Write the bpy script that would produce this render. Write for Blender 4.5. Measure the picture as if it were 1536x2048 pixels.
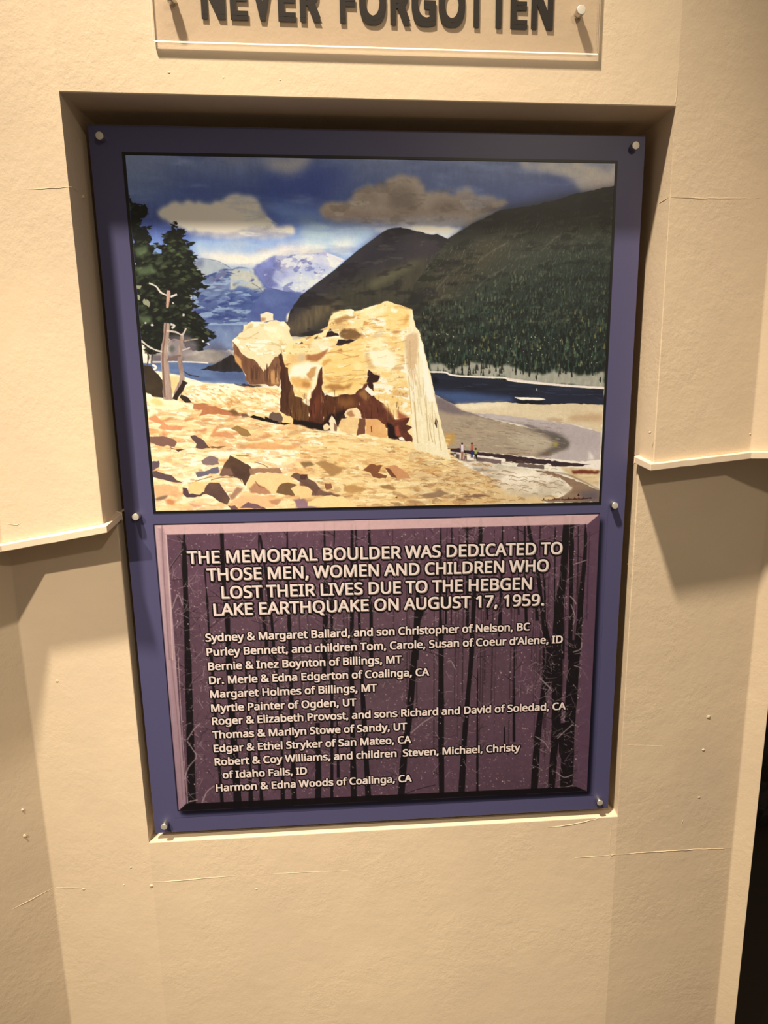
import bpy, bmesh, numpy as np, random
from math import sin, cos, pi, radians, sqrt, atan2, tan
from mathutils import Vector, Matrix, noise as mnoise
for o in list(bpy.data.objects): bpy.data.objects.remove(o)
SC = bpy.context.scene
COL = SC.collection
ZC = 1.45                                   # height of the panel's centre above the floor, metres
# ---------- camera (photograph 1536 x 2048) ----------
def add_camera():
    rx, ry, rz = 0.20979, -0.0784, -0.00505
    T = np.array([-0.07539, -0.00176, 1.28223])
    ca, sa, cb, sb, cc, sc = cos(rx), sin(rx), cos(ry), sin(ry), cos(rz), sin(rz)
    R = (np.array([[cc, -sc, 0], [sc, cc, 0], [0, 0, 1]]) @ np.array([[1, 0, 0], [0, ca, -sa], [0, sa, ca]]) @ np.array([[cb, 0, sb], [0, 1, 0], [-sb, 0, cb]]))
    e = -R.T @ T
    w = lambda v: Vector((v[0], v[2], -v[1]))
    x, y, z = w(R[0]), -w(R[1]), -w(R[2])
    cd = bpy.data.cameras.new('camera'); cam = bpy.data.objects.new('camera', cd); COL.objects.link(cam)
    M = Matrix(((x.x, y.x, z.x, e[0]), (x.y, y.y, z.y, e[2]), (x.z, y.z, z.z, ZC-e[1]), (0, 0, 0, 1)))
    cam.matrix_world = M
    cd.sensor_fit = 'VERTICAL'; cd.sensor_height = 24.0; cd.lens = 24.0*1400/2048
    cd.shift_x = (768-845.72158)/2048; cd.clip_start = .02
    SC.camera = cam
add_camera()
# ---------- world, lamps, exposure ----------
wd = bpy.data.worlds.new('world'); SC.world = wd; wd.use_nodes = True
wd.node_tree.nodes['Background'].inputs[0].default_value = (1.0, .80, .58, 1)
wd.node_tree.nodes['Background'].inputs[1].default_value = 0.22
def spot(name, loc, target, power, angle, blend, radius, col):
    l = bpy.data.lights.new(name, 'SPOT'); l.energy = power; l.spot_size = radians(angle); l.spot_blend = blend; l.shadow_soft_size = radius; l.color = col
    o = bpy.data.objects.new(name, l); COL.objects.link(o); o.location = loc
    o.rotation_euler = (Vector(target)-Vector(loc)).to_track_quat('-Z', 'Y').to_euler()
    return o
WARM = (1.0, .84, .62)
spot('track_light', (-1.14, -1.45, ZC+4.25), (.30, 0, ZC-1.08), 2080, 30, 1.0, .13, WARM)                 # high, close to the wall
spot('track_light', (-1.95, -2.7, ZC+2.35), (-.58, 0, ZC-.7), 425, 30, 1.0, .04, WARM)              # from the left
spot('track_light', (.85, -2.5, ZC+1.5), (.1, 0, ZC-.1), 60, 50, 1.0, .05, WARM)                    # from the front
SC.view_settings.view_transform = 'Standard'; SC.view_settings.look = 'None'
SC.view_settings.exposure = 0.0; SC.view_settings.gamma = 1.0; SC.view_settings.use_curve_mapping = False
# ---------- flat print: a small numpy painter (polygons, strokes, washes) ----------
rng = np.random.RandomState(7)
F_, CX_, CY_ = 1400.0, 845.72158, 1024.0
RX_, RY_, RZ_ = 0.20979, -0.0784, -0.00505
T_ = np.array([-0.07539, -0.00176, 1.28223])
def _rot():
    ca, sa, cb, sb, cc, sc = cos(RX_), sin(RX_), cos(RY_), sin(RY_), cos(RZ_), sin(RZ_)
    return (np.array([[cc, -sc, 0], [sc, cc, 0], [0, 0, 1]]) @ np.array([[1, 0, 0], [0, ca, -sa], [0, sa, ca]])
            @ np.array([[cb, 0, sb], [0, 1, 0], [-sb, 0, cb]]))
RM = _rot()
EYE = -RM.T @ T_
def on_panel(p):
    """measured photo coordinates -> metres on the face of the sign (x right, y down)"""
    p = np.atleast_2d(np.asarray(p, float))
    d = np.stack([(p[:, 0]-CX_)/F_, (p[:, 1]-CY_)/F_, np.ones(len(p))], 1) @ RM
    t = -EYE[2]/d[:, 2]
    return EYE[:2] + d[:, :2]*t[:, None]
ZK = dict(a=(230, 290, 3.657), b=(600, 290, 3.657), c=(880, 300, 4.151), d=(250, 560, 3.84), e=(530, 580, 4.042),
          f=(820, 640, 3.84), g=(270, 760, 4.151), h=(600, 800, 3.84), p=(0, 0, 1.0),
          c1=(300, 1020, 3.84), c2=(600, 1020, 3.84), c3=(900, 1000, 4.8), c4=(320, 1300, 3.84), c5=(600, 1300, 3.84), c6=(880, 1280, 4.518))
def boxblur(m, r):
    r = int(r)
    if r < 1: return m
    for ax in (0, 1):
        for _ in (0, 1):
            pad = [(0, 0), (0, 0)]; pad[ax] = (r+1, r)
            c = np.cumsum(np.pad(m, pad, mode='edge'), axis=ax)
            n = m.shape[ax]
            m = (c[2*r+1:2*r+1+n] - c[:n])/(2*r+1) if ax == 0 else (c[:, 2*r+1:2*r+1+n] - c[:, :n])/(2*r+1)
    return m
class Canvas:
    def __init__(s, x0, y0, x1, y1, w, h, base):
        s.x0, s.y0, s.x1, s.y1, s.w, s.h = x0, y0, x1, y1, w, h
        s.im = np.empty((h, w, 3)); s.im[:] = np.array(base, float)
        s.cache = {}
    def px(s, k, pts):
        ox, oy, z = ZK[k]
        q = on_panel([(ox+p[0]/z, oy+p[1]/z) for p in pts])
        return np.stack([(q[:, 0]-s.x0)/(s.x1-s.x0)*s.w, (q[:, 1]-s.y0)/(s.y1-s.y0)*s.h], 1)
    def noise(s, sx, sy, seed=0, oct=3, lean=0.0):
        key = (sx, sy, seed, oct, lean)
        if key in s.cache: return s.cache[key]
        r = np.random.RandomState(seed+11); out = np.zeros((s.h, s.w)); amp = 1; tot = 0
        yy, xx = np.mgrid[0:s.h, 0:s.w].astype(float)
        xx = xx + lean*yy
        for o in range(oct):
            fx, fy = sx/2**o, sy/2**o
            g = r.rand(256, 256)
            u, v = xx/fx, yy/fy
            iu, iv = np.floor(u).astype(int), np.floor(v).astype(int); fu, fv = u-iu, v-iv
            fu = fu*fu*(3-2*fu); fv = fv*fv*(3-2*fv)
            A = g[iv % 256, iu % 256]; B = g[iv % 256, (iu+1) % 256]; C_ = g[(iv+1) % 256, iu % 256]; D = g[(iv+1) % 256, (iu+1) % 256]
            out += amp*((A*(1-fu)+B*fu)*(1-fv)+(C_*(1-fu)+D*fu)*fv); tot += amp; amp *= .55
        out = (out/tot-.5)*2
        s.cache[key] = out
        return out
    def mask(s, P):
        """anti-aliased coverage of a polygon, returned with its box"""
        x0, y0 = np.floor(P.min(0)).astype(int)-1; x1, y1 = np.ceil(P.max(0)).astype(int)+2
        x0, y0, x1, y1 = max(x0, 0), max(y0, 0), min(x1, s.w), min(y1, s.h)
        if x1 <= x0 or y1 <= y0: return None
        S = 4; rows = (y1-y0)*S; W = x1-x0
        ys = y0 + (np.arange(rows)+.5)/S
        acc = np.zeros((rows, W+2))
        A = P; B = np.roll(P, -1, 0)
        for (ax, ay), (bx, by) in zip(A, B):
            if ay == by: continue
            sg = 1.0 if by > ay else -1.0
            lo, hi = (ay, by) if ay < by else (by, ay)
            i0 = max(int(np.ceil((lo-y0)*S-.5)), 0); i1 = min(int(np.ceil((hi-y0)*S-.5)), rows)
            if i1 <= i0: continue
            xc = np.clip(ax+(ys[i0:i1]-ay)*(bx-ax)/(by-ay)-x0, 0, W)
            j = xc.astype(int); f = xc-j; r = np.arange(i0, i1)
            acc[r, j] += sg*(1-f); acc[r, j+1] += sg*f
        m = np.abs(np.cumsum(acc, 1)[:, :W]); m = np.clip(m, 0, 1)
        return x0, y0, x1, y1, m.reshape(y1-y0, S, W).mean(1)
    def put(s, P, col, a=1.0, blur=0, tex=None, col2=None, grad=None):
        if blur:
            r = s.mask(P)
            if r is None: return
            x0, y0, x1, y1, m = r; e = int(blur*2)+2
            X0, Y0, X1, Y1 = max(x0-e, 0), max(y0-e, 0), min(x1+e, s.w), min(y1+e, s.h)
            M = np.zeros((Y1-Y0, X1-X0)); M[y0-Y0:y1-Y0, x0-X0:x1-X0] = m
            m = boxblur(M, blur); x0, y0, x1, y1 = X0, Y0, X1, Y1
        else:
            r = s.mask(P)
            if r is None: return
            x0, y0, x1, y1, m = r
        c = np.array(col, float)
        if col2 is not None:
            t = np.clip(tex[y0:y1, x0:x1]*.5+.5, 0, 1)[..., None] if grad is None else np.clip((np.arange(y0, y1)-grad[0])/(grad[1]-grad[0]), 0, 1)[:, None, None]
            if grad is not None and tex is not None: t = np.clip(t+tex[y0:y1, x0:x1, None]*.35, 0, 1)
            c = c*(1-t)+np.array(col2, float)*t
        elif tex is not None:
            c = c*(1+tex[y0:y1, x0:x1, None]*.22)
        m = (m*a)[..., None]
        s.im[y0:y1, x0:x1] = s.im[y0:y1, x0:x1]*(1-m)+c*m
    def wash(s, k, pts, col, tex, thr, a=.8, soft=.05, P=None):
        """hard-edged watercolour patches: paint only where the noise field passes thr"""
        P = s.px(k, pts) if P is None else P
        r = s.mask(P)
        if r is None: return
        x0, y0, x1, y1, m = r; t = np.clip((tex[y0:y1, x0:x1]-thr)/soft, 0, 1)
        edge = 1-.16*np.clip(1-np.abs(t-.5)*2, 0, 1)          # pigment gathers at the rim
        m = (m*t*a)[..., None]; c = np.array(col, float)*edge[..., None]
        s.im[y0:y1, x0:x1] = s.im[y0:y1, x0:x1]*(1-m)+c*m
    def rough(s, P, amp, step=6):
        out = []
        n = len(P)
        for i in range(n):
            a, b = P[i], P[(i+1) % n]; d = b-a; L = np.hypot(*d); k = max(int(L/step), 1)
            nrm = np.array([-d[1], d[0]])/(L+1e-6)
            for j in range(k): out.append(a+d*j/k+nrm*(rng.randn()*amp if j else rng.randn()*amp*.4))
        return np.array(out)
    def poly(s, k, pts, col, a=1.0, blur=0, rough=0.8, tex=None, col2=None, step=6, grad=None):
        P = s.px(k, pts)
        if rough: P = s.rough(P, rough, step)
        s.put(P, col, a, blur, tex, col2, grad)
    def line(s, k, pts, col, w=1.5, a=1.0, blur=0, rough=0.0, tex=None, col2=None):
        """pts: (x, y[, width in canvas px])"""
        P = s.px(k, [p[:2] for p in pts]); W = np.array([(p[2]/ZK[k][2] if len(p) > 2 else w) for p in pts])/2
        if len(P) > 2:                                         # smooth it a little
            t = np.arange(len(P)); tt = np.linspace(0, len(P)-1, (len(P)-1)*4+1)
            def cr(v):
                o = []
                for q in tt:
                    i = min(int(q), len(v)-2); f = q-i; p0 = v[max(i-1, 0)]; p1 = v[i]; p2 = v[i+1]; p3 = v[min(i+2, len(v)-1)]
                    o.append(.5*((2*p1)+(-p0+p2)*f+(2*p0-5*p1+4*p2-p3)*f*f+(-p0+3*p1-3*p2+p3)*f**3))
                return np.array(o)
            P = cr(P); W = np.interp(tt, t, W)
        d = np.gradient(P, axis=0); L = np.hypot(d[:, 0], d[:, 1])+1e-6; n = np.stack([-d[:, 1]/L, d[:, 0]/L], 1)
        if rough: W = np.maximum(W+rng.randn(len(W))*rough, .2)
        s.put(np.concatenate([P+n*W[:, None], (P-n*W[:, None])[::-1]]), col, a, blur, tex, col2)
    def blob(s, x, y, rx, ry, col, a=1.0, n=9, jag=.3, tilt=0.0, blur=0, tex=None):
        t = np.linspace(0, 2*pi, n, endpoint=False)+rng.rand()*.5; r = 1+rng.uniform(-jag, jag, n)
        X, Y = np.cos(t)*r*rx, np.sin(t)*r*ry
        s.put(np.stack([x+X*cos(tilt)-Y*sin(tilt), y+X*sin(tilt)+Y*cos(tilt)], 1), col, a, blur, tex)
def inside(P, x, y):
    c = False; j = len(P)-1
    for i in range(len(P)):
        if (P[i][1] > y) != (P[j][1] > y) and x < (P[j][0]-P[i][0])*(y-P[i][1])/(P[j][1]-P[i][1]+1e-9)+P[i][0]: c = not c
        j = i
    return c
PIC = (-0.4020, -0.5945, 0.4075, -0.0085)      # picture print: left, top, right, bottom on the sign face, metres
def paint_picture(w=960, h=700):
    c = Canvas(*PIC, w, h, (150, 165, 190))
    N = c.noise
    soft = N(120, 60, 1, 4); mid = N(30, 22, 2, 4); fine = N(7, 7, 3, 3); vert = N(5, 26, 4, 3); streak = N(60, 9, 5, 3)
    yy, xx = np.mgrid[0:h, 0:w].astype(float)
    # ---- sky wash
    stops = [(0, (112, 124, 156)), (60, (86, 104, 150)), (130, (78, 94, 148)), (170, (118, 144, 200)), (205, (152, 180, 214)), (245, (186, 200, 206)), (290, (226, 214, 180)), (340, (226, 216, 188))]
    yv = yy+soft*20
    for ch in range(3):
        c.im[..., ch] = np.interp(yv, [q[0] for q in stops], [q[1][ch] for q in stops])
    c.im *= (1+.05*mid+.04*vert)[..., None]
    c.poly('a', [(70, 70), (420, 70), (300, 300), (180, 420), (80, 400)], (122, 136, 164), .55, 26)
    c.poly('a', [(1050, 200), (1536, 200), (1536, 430), (1150, 440), (1040, 380)], (64, 84, 146), .8, 18)
    c.poly('b', [(0, 130), (420, 150), (330, 300), (120, 420), (0, 420)], (68, 86, 148), .7, 16)
    c.poly('a', [(420, 240), (1050, 260), (1000, 360), (500, 380)], (72, 86, 140), .6, 16)
    c.poly('a', [(1050, 110), (1440, 95), (1380, 170), (1290, 215), (1180, 190)], (184, 176, 164), .75, 9)
    c.poly('a', [(760, 90), (1010, 90), (900, 130), (800, 125)], (128, 132, 146), .6, 8)
    c.poly('a', [(1100, 440), (1536, 470), (1536, 640), (1330, 620), (1160, 540)], (120, 150, 220), .8, 14)
    c.poly('c', [(600, 330), (1100, 200), (1160, 330), (640, 460), (560, 420)], (98, 110, 158), .8, 12)
    c.poly('c', [(640, 108), (1462, 112), (1458, 310), (1180, 342), (1110, 250), (900, 185), (720, 165)], (204, 194, 178), .95, 6, 2.5)
    c.poly('c', [(1290, 112), (1440, 112), (1420, 190), (1330, 180)], (132, 136, 146), .8, 7)
    c.poly('c', [(1180, 200), (1300, 190), (1452, 230), (1450, 300), (1190, 330)], (208, 190, 174), .6, 8)
    # cream cloud
    c.poly('a', [(310, 490), (400, 430), (560, 415), (690, 440), (800, 400), (920, 365), (1030, 400), (1065, 470), (1130, 540), (1180, 600), (1290, 590), (1312, 640), (1240, 672), (1050, 672), (850, 678), (700, 655), (540, 640), (440, 590), (350, 540)],
           (236, 224, 194), 1, 4, 2.5)
    c.poly('a', [(430, 470), (640, 455), (830, 470), (1010, 490), (1060, 520), (1130, 545), (1165, 606), (1000, 610), (840, 640), (700, 600), (560, 590), (440, 530)], (255, 248, 212), .95, 3, 2.5)
    c.poly('a', [(760, 420), (900, 380), (1030, 410), (1050, 480), (900, 490), (780, 470)], (196, 184, 162), .7, 6)
    c.poly('a', [(1050, 505), (1130, 545), (1168, 605), (1060, 590), (940, 560)], (250, 238, 190), .9, 1, 1.5)
    c.poly('a', [(520, 640), (700, 640), (800, 650), (1000, 600), (1180, 615), (1240, 625), (1300, 660), (1100, 690), (960, 668), (820, 688), (700, 668), (560, 662)], (150, 148, 162), .85, 4, 1.5)
    c.poly('a', [(1230, 590), (1300, 600), (1312, 650), (1270, 640)], (226, 216, 188), .9, 2)
    c.poly('a', [(560, 680), (820, 700), (1200, 690), (1536, 660), (1536, 700), (1200, 735), (900, 780), (560, 790)], (168, 192, 214), .75, 9)
    c.poly('a', [(790, 720), (900, 700), (1010, 720), (960, 752), (830, 750)], (158, 172, 178), .7, 5)
    c.poly('a', [(1010, 775), (1090, 752), (1150, 770), (1080, 792)], (138, 148, 166), .9, 2)
    c.poly('a', [(800, 822), (900, 808), (990, 822), (900, 838)], (166, 172, 172), .9, 2)
    c.poly('a', [(560, 790), (760, 780), (1000, 800), (1180, 760), (1300, 790), (1000, 900), (860, 895), (640, 830)], (244, 232, 196), .85, 7)
    c.poly('a', [(1180, 735), (1536, 720), (1536, 790), (1320, 815), (1190, 790)], (232, 216, 184), .8, 6)
    c.poly('a', [(1240, 705), (1400, 700), (1430, 712), (1300, 722)], (160, 172, 182), .8, 3)
    c.poly('b', [(0, 740), (190, 735), (180, 780), (60, 800), (0, 800)], (250, 232, 186), .9, 4)
    c.poly('b', [(0, 560), (560, 560), (560, 700), (330, 810), (0, 730)], (176, 198, 208), .7, 9)
    c.poly('b', [(370, 600), (560, 640), (620, 660), (430, 655)], (146, 172, 190), .7, 5)
    c.poly('b', [(250, 700), (400, 690), (380, 790), (200, 790)], (214, 212, 190), .7, 8)
    # brown cloud
    c.poly('b', [(140, 490), (180, 430), (350, 420), (400, 340), (500, 290), (620, 310), (640, 250), (740, 215), (860, 240), (915, 345), (1050, 335), (1120, 365), (1220, 295), (1285, 370), (1420, 378), (1530, 425), (1400, 500), (1200, 590), (900, 600), (560, 580), (330, 560), (180, 545)],
           (176, 160, 140), 1, 4, 2.5)
    c.poly('b', [(640, 330), (740, 290), (830, 330), (870, 440), (900, 500), (640, 470)], (130, 118, 106), .85, 9)
    c.poly('b', [(390, 400), (500, 350), (600, 390), (600, 430), (420, 440)], (142, 128, 114), .8, 8)
    c.poly('b', [(950, 440), (1050, 390), (1140, 400), (1220, 360), (1330, 420), (1450, 430), (1380, 480), (1150, 500), (960, 520)], (138, 124, 112), .8, 8)
    c.poly('b', [(150, 470), (330, 470), (620, 500), (950, 480), (950, 520), (620, 545), (200, 525)], (152, 130, 114), .7, 6)
    c.poly('b', [(180, 545), (560, 545), (900, 530), (1250, 540), (1180, 605), (780, 590), (560, 590), (300, 570)], (166, 168, 176), .8, 6)
    c.poly('b', [(180, 425), (330, 420), (300, 460), (160, 480)], (172, 156, 132), .8, 4)
    c.poly('b', [(540, 600), (780, 592), (900, 640), (700, 660), (560, 640)], (206, 208, 204), .8, 4)
    c.poly('b', [(780, 600), (930, 590), (1010, 600), (1190, 606), (1130, 660), (1080, 690), (980, 660), (870, 640)], (222, 222, 214), 1, 2)
    c.poly('b', [(880, 605), (1000, 595), (990, 650), (880, 640)], (240, 226, 196), .8, 3)
    c.poly('b', [(1190, 600), (1330, 540), (1500, 470), (1400, 480), (1250, 540)], (206, 192, 170), .6, 3)
    c.poly('b', [(1000, 610), (1080, 605), (1150, 615), (1085, 680), (1010, 640)], (232, 236, 234), .8, 3)
    CL = [(310, 490), (560, 415), (920, 365), (1130, 540), (1312, 640), (1050, 672), (700, 655), (350, 540)]
    c.wash('a', CL, (255, 250, 220), N(60, 14, 91, 4), .14, .5, .3); c.wash('a', CL, (190, 180, 164), N(50, 12, 92, 4), .22, .5, .3)
    BC = [(140, 490), (400, 340), (500, 290), (640, 250), (740, 215), (915, 345), (1220, 295), (1530, 425), (1200, 590), (560, 580), (180, 545)]
    c.wash('b', BC, (196, 182, 160), N(40, 20, 93, 4), .18, .5, .3); c.wash('b', BC, (128, 116, 104), N(44, 18, 94, 4), .2, .5, .3)
    SK = [(70, 70), (4200, 70), (4200, 900), (70, 900)]
    c.wash('a', SK, (150, 168, 206), N(110, 26, 95, 4), .22, .28, .4); c.wash('a', SK, (66, 84, 146), N(120, 30, 96, 4), .22, .3, .4)
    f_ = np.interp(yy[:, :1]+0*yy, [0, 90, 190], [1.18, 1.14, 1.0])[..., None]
    c.im = np.minimum(c.im*f_, 250)                                # upper sky colour lightened to offset the niche shadow falling there
    # ---- far ranges
    c.poly('a', [(1000, 905), (1080, 855), (1170, 805), (1260, 812), (1320, 830), (1420, 800), (1536, 790), (1536, 1000), (1380, 1090), (1200, 1210), (1100, 1060)], (128, 136, 176), 1, 0, 1, N(40, 20, 9, 3), (176, 184, 208))
    c.poly('b', [(0, 815), (70, 800), (110, 805), (190, 785), (260, 810), (330, 840), (240, 910), (120, 1010), (0, 1100)], (178, 184, 206), 1, 0, 1, mid, (196, 198, 212))
    c.poly('b', [(0, 815), (70, 800), (40, 850), (0, 890)], (128, 130, 170), .9, 1)
    c.poly('b', [(110, 805), (190, 785), (260, 812), (330, 842), (260, 850), (180, 810)], (160, 158, 190), .9, 1)
    c.poly('b', [(0, 900), (150, 870), (240, 890), (160, 950), (50, 1000), (0, 1040)], (158, 170, 206), .7, 3)
    c.poly('a', [(1000, 905), (1080, 855), (1170, 805), (1190, 880), (1150, 980), (1200, 1030), (1100, 1050), (1050, 980)], (106, 114, 164), .9, 2, 1.5, mid)
    c.poly('a', [(1180, 812), (1260, 815), (1360, 870), (1290, 900), (1200, 940)], (160, 158, 178), .8, 3)
    c.poly('a', [(1320, 830), (1420, 802), (1430, 830), (1380, 870)], (116, 120, 160), .9, 2)
    c.poly('a', [(1200, 1000), (1330, 940), (1500, 960), (1400, 1060), (1260, 1090)], (196, 204, 218), .8, 4)
    for i in range(26):
        x, y = rng.uniform(1050, 1520), rng.uniform(850, 1080)
        c.line('a', [(x, y), (x+rng.uniform(20, 60), y+rng.uniform(-5, 45))], (110, 122, 170), 1.2, .5, 1)
    c.poly('a', [(1110, 1045), (1200, 1060), (1360, 1100), (1300, 1160), (1230, 1230), (1160, 1160)], (84, 96, 148), 1, 1, 1, mid, (120, 140, 186))
    c.line('a', [(1100, 1042), (1230, 1070), (1370, 1108)], (60, 70, 120), 1.6, .8)
    FR = [(1000, 905), (1170, 805), (1420, 800), (1536, 790), (1536, 1000), (1380, 1090), (1200, 1060), (1100, 1060)]
    c.wash('a', FR, (206, 210, 222), N(30, 18, 81, 4, .5), .10, .8, .1); c.wash('a', FR, (104, 112, 162), N(22, 16, 82, 4, .5), .24, .7, .1)
    c.wash('b', [(0, 815), (190, 785), (330, 840), (120, 1010), (0, 1100)], (214, 214, 224), N(26, 14, 83, 4), .1, .8, .1)
    # left ranges
    c.poly('a', [(560, 880), (600, 840), (650, 832), (740, 850), (830, 885), (860, 910), (760, 960), (600, 1000)], (148, 160, 172), 1, 0, 1, N(16, 30, 12, 3), (176, 184, 176))
    c.poly('a', [(590, 850), (650, 835), (640, 900), (570, 900)], (112, 116, 144), .7, 3)
    c.line('a', [(600, 838), (650, 832), (760, 852), (850, 905)], (98, 110, 130), 1.3, .7)
    c.poly('a', [(560, 1000), (700, 940), (800, 905), (860, 905), (930, 895), (985, 900), (1040, 960), (1110, 1060), (1170, 1160), (1220, 1215), (1190, 1275), (1060, 1500), (560, 1500)], (86, 100, 140), 1, 0, 1, N(24, 34, 14, 4), (134, 152, 178))
    c.poly('a', [(830, 925), (880, 905), (985, 900), (1040, 965), (1110, 1065), (1000, 1060), (900, 1030), (840, 1060), (850, 980)], (194, 192, 172), .95, 1, 2, mid, (164, 168, 158))
    c.poly('a', [(860, 1020), (920, 995), (910, 1010), (870, 1035)], (110, 108, 112), .8, 1)
    c.line('a', [(1000, 1010), (1050, 1040), (1080, 1075)], (110, 108, 100), 1.4, .8)
    c.poly('a', [(700, 960), (800, 910), (840, 940), (790, 1040), (690, 1060)], (104, 108, 140), .8, 3)
    c.poly('a', [(820, 1080), (900, 1045), (1000, 1060), (1100, 1130), (1180, 1210), (1020, 1230), (840, 1200)], (96, 122, 160), .8, 3, 2, mid, (60, 78, 132))
    c.poly('a', [(600, 1180), (800, 1100), (950, 1180), (960, 1317), (620, 1317)], (62, 76, 128), .6, 8)
    LR_ = [(560, 1000), (800, 905), (985, 900), (1110, 1060), (1220, 1215), (1060, 1317), (600, 1317)]
    c.wash('a', LR_, (150, 172, 194), N(40, 9, 84, 4, .5), .14, .7, .1); c.wash('a', LR_, (60, 76, 128), N(34, 12, 85, 4, .5), .16, .7, .12)
    for i in range(34):
        x, y = rng.uniform(600, 1060), rng.uniform(1040, 1290)
        c.line('a', [(x, y), (x+rng.uniform(30, 60), y+rng.uniform(-40, -5)), (x+rng.uniform(70, 120), y+rng.uniform(-50, 0))], (150, 170, 196) if i % 2 else (58, 70, 118), rng.uniform(1.2, 3), .45, 1)
    c.poly('a', [(1060, 1180), (1170, 1170), (1215, 1215), (1190, 1265), (1100, 1240)], (130, 158, 182), .8, 3)
    c.poly('d', [(560, 560), (700, 480), (850, 560), (830, 640), (660, 630)], (92, 92, 108), .8, 6)
    # ---- the great dark slopes
    c.poly('a', [(1090, 1050), (1420, 1085), (1260, 1240), (1220, 1430), (1000, 1430), (960, 1260)], (98, 114, 158), 1, 1, 1, mid, (76, 90, 140))
    ML = [(0, 1110), (130, 1010), (250, 920), (370, 820), (430, 770), (540, 690), (640, 622), (740, 605), (870, 632), (950, 655), (1000, 650), (1080, 687), (1200, 900), (1000, 1400), (-250, 1400), (-90, 1290), (-70, 1210)]
    c.poly('b', ML, (52, 49, 56), 1, 0, .6, mid, (66, 62, 68))
    c.line('b', ML[0:8], (44, 42, 54), 2.2, .8)
    c.poly('b', [(560, 680), (700, 640), (800, 680), (700, 800), (500, 900), (420, 800)], (48, 46, 56), .8, 10)
    c.poly('b', [(-40, 1400), (100, 1170), (400, 980), (600, 930), (900, 840), (1150, 860), (1000, 1180), (600, 1180)], (86, 82, 64), .8, 12, 1, vert, (60, 62, 48))
    c.poly('b', [(-180, 1360), (0, 1230), (200, 1120), (330, 1160), (240, 1220), (0, 1400)], (104, 92, 72), .85, 8, 1, vert)
    c.poly('b', [(500, 1010), (640, 930), (820, 850), (920, 840), (760, 930), (640, 1000), (520, 1060)], (104, 102, 76), .8, 6)
    MR = [(70, 735), (250, 620), (330, 585), (410, 545), (500, 500), (660, 475), (800, 458), (900, 432), (1000, 405), (1130, 360), (1230, 345), (1350, 315), (1470, 300), (1470, 1960), (-220, 1960), (-380, 1500), (-200, 1100)]
    c.poly('c', MR, (44, 49, 46), 1, 0, .8, N(80, 50, 21, 4, .6), (68, 68, 56))
    c.poly('c', [(70, 735), (500, 500), (1130, 360), (1470, 305), (1470, 420), (1000, 560), (500, 650), (150, 830)], (44, 48, 50), .8, 14)
    c.poly('c', [(-200, 1100), (100, 850), (420, 700), (700, 690), (500, 880), (200, 1200), (-150, 1400)], (82, 78, 60), .6, 18)
    c.poly('c', [(600, 800), (1000, 720), (1300, 560), (1460, 560), (1450, 900), (1000, 1000), (500, 1300), (100, 1500), (0, 1450)], (72, 80, 68), .5, 18)
    c.poly('c', [(700, 1050), (1000, 900), (1400, 880), (1440, 1960), (-100, 1960), (200, 1250)], (38, 56, 50), .6, 26)
    c.wash('c', MR, (30, 36, 34), N(40, 16, 86, 4, .7), .10, .5, .2); c.wash('c', MR, (92, 94, 76), N(30, 10, 87, 4, .7), .22, .45, .2)
    c.wash('b', ML, (36, 34, 42), N(40, 18, 88, 4, .7), .10, .5, .25); c.wash('b', ML, (92, 86, 80), N(26, 8, 89, 4, .7), .34, .4, .2)
    for i in range(2600):                                       # grass and scrub hatching up the slope
        x, y = rng.uniform(-120, 1450), rng.uniform(520, 1500)
        if y < 735-.42*x+110 or y > 1500: continue
        L = rng.uniform(10, 34); k_ = rng.rand()
        col = (126, 124, 104) if k_ < .4 else ((40, 44, 40) if k_ < .8 else (150, 148, 130))
        c.line('c', [(x, y), (x+L*.45+rng.uniform(-4, 4), y-L)], col, rng.uniform(.7, 1.5), rng.uniform(.12, .4))
    for q in ([(330, 915), (420, 850), (520, 790), (570, 770)], [(290, 1160), (360, 1090), (450, 1030), (550, 970)], [(-40, 1160), (20, 1100), (70, 1040)], [(840, 840), (930, 750), (1010, 700)]):
        c.line('c', q, (150, 148, 132), 1.5, .4, 1)
    P = c.px('c', [(-320, 1560), (0, 1420), (300, 1180), (620, 1020), (880, 900), (1240, 780), (1430, 900), (1430, 1960), (-260, 1960)])
    Pf = c.px('f', [(100, 60), (60, -100), (1530, -300), (1490, 470), (1300, 440), (900, 420), (700, 370), (300, 330), (150, 350)])
    for i in range(5200):                                       # conifers as upright dabs
        x, y = rng.uniform(560, w), rng.uniform(110, 465)
        if not (inside(P, x, y) or inside(Pf, x, y)): continue
        k_ = rng.rand(); d = np.clip((y-150)/260, .1, 1)
        col = (20, 34, 32) if k_ < .55 else ((66, 90, 74) if k_ < .84 else ((112, 118, 88) if k_ < .97 else (140, 128, 70)))
        if x < w*.72 and rng.rand() < .35: continue
        hh = rng.uniform(4, 11)*(.6+.7*d); ww = hh*.22
        c.put(np.array([(x-ww, y), (x-ww*.5, y-hh*.6), (x, y-hh), (x+ww*.5, y-hh*.6), (x+ww, y), (x, y+1)]), col, .35+.4*d)
    for i in range(70):
        x, y = c.px('f', [(rng.uniform(200, 1440), rng.uniform(100, 350))])[0]
        c.blob(x, y, 1, 1.2, (206, 208, 160), .7, 5)
    # pale bank at the forest's foot
    c.poly('f', [(150, 345), (230, 330), (330, 375), (400, 345), (460, 325), (600, 340), (680, 370), (760, 345), (900, 400), (1040, 410), (1100, 375), (1200, 400), (1340, 420), (1490, 400), (1490, 522), (1290, 505), (1080, 492), (900, 480), (745, 460), (720, 430), (600, 438), (410, 425), (310, 412), (270, 395), (155, 388)],
           (150, 148, 130), .9, 2, 2, vert, (176, 172, 154))
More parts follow.
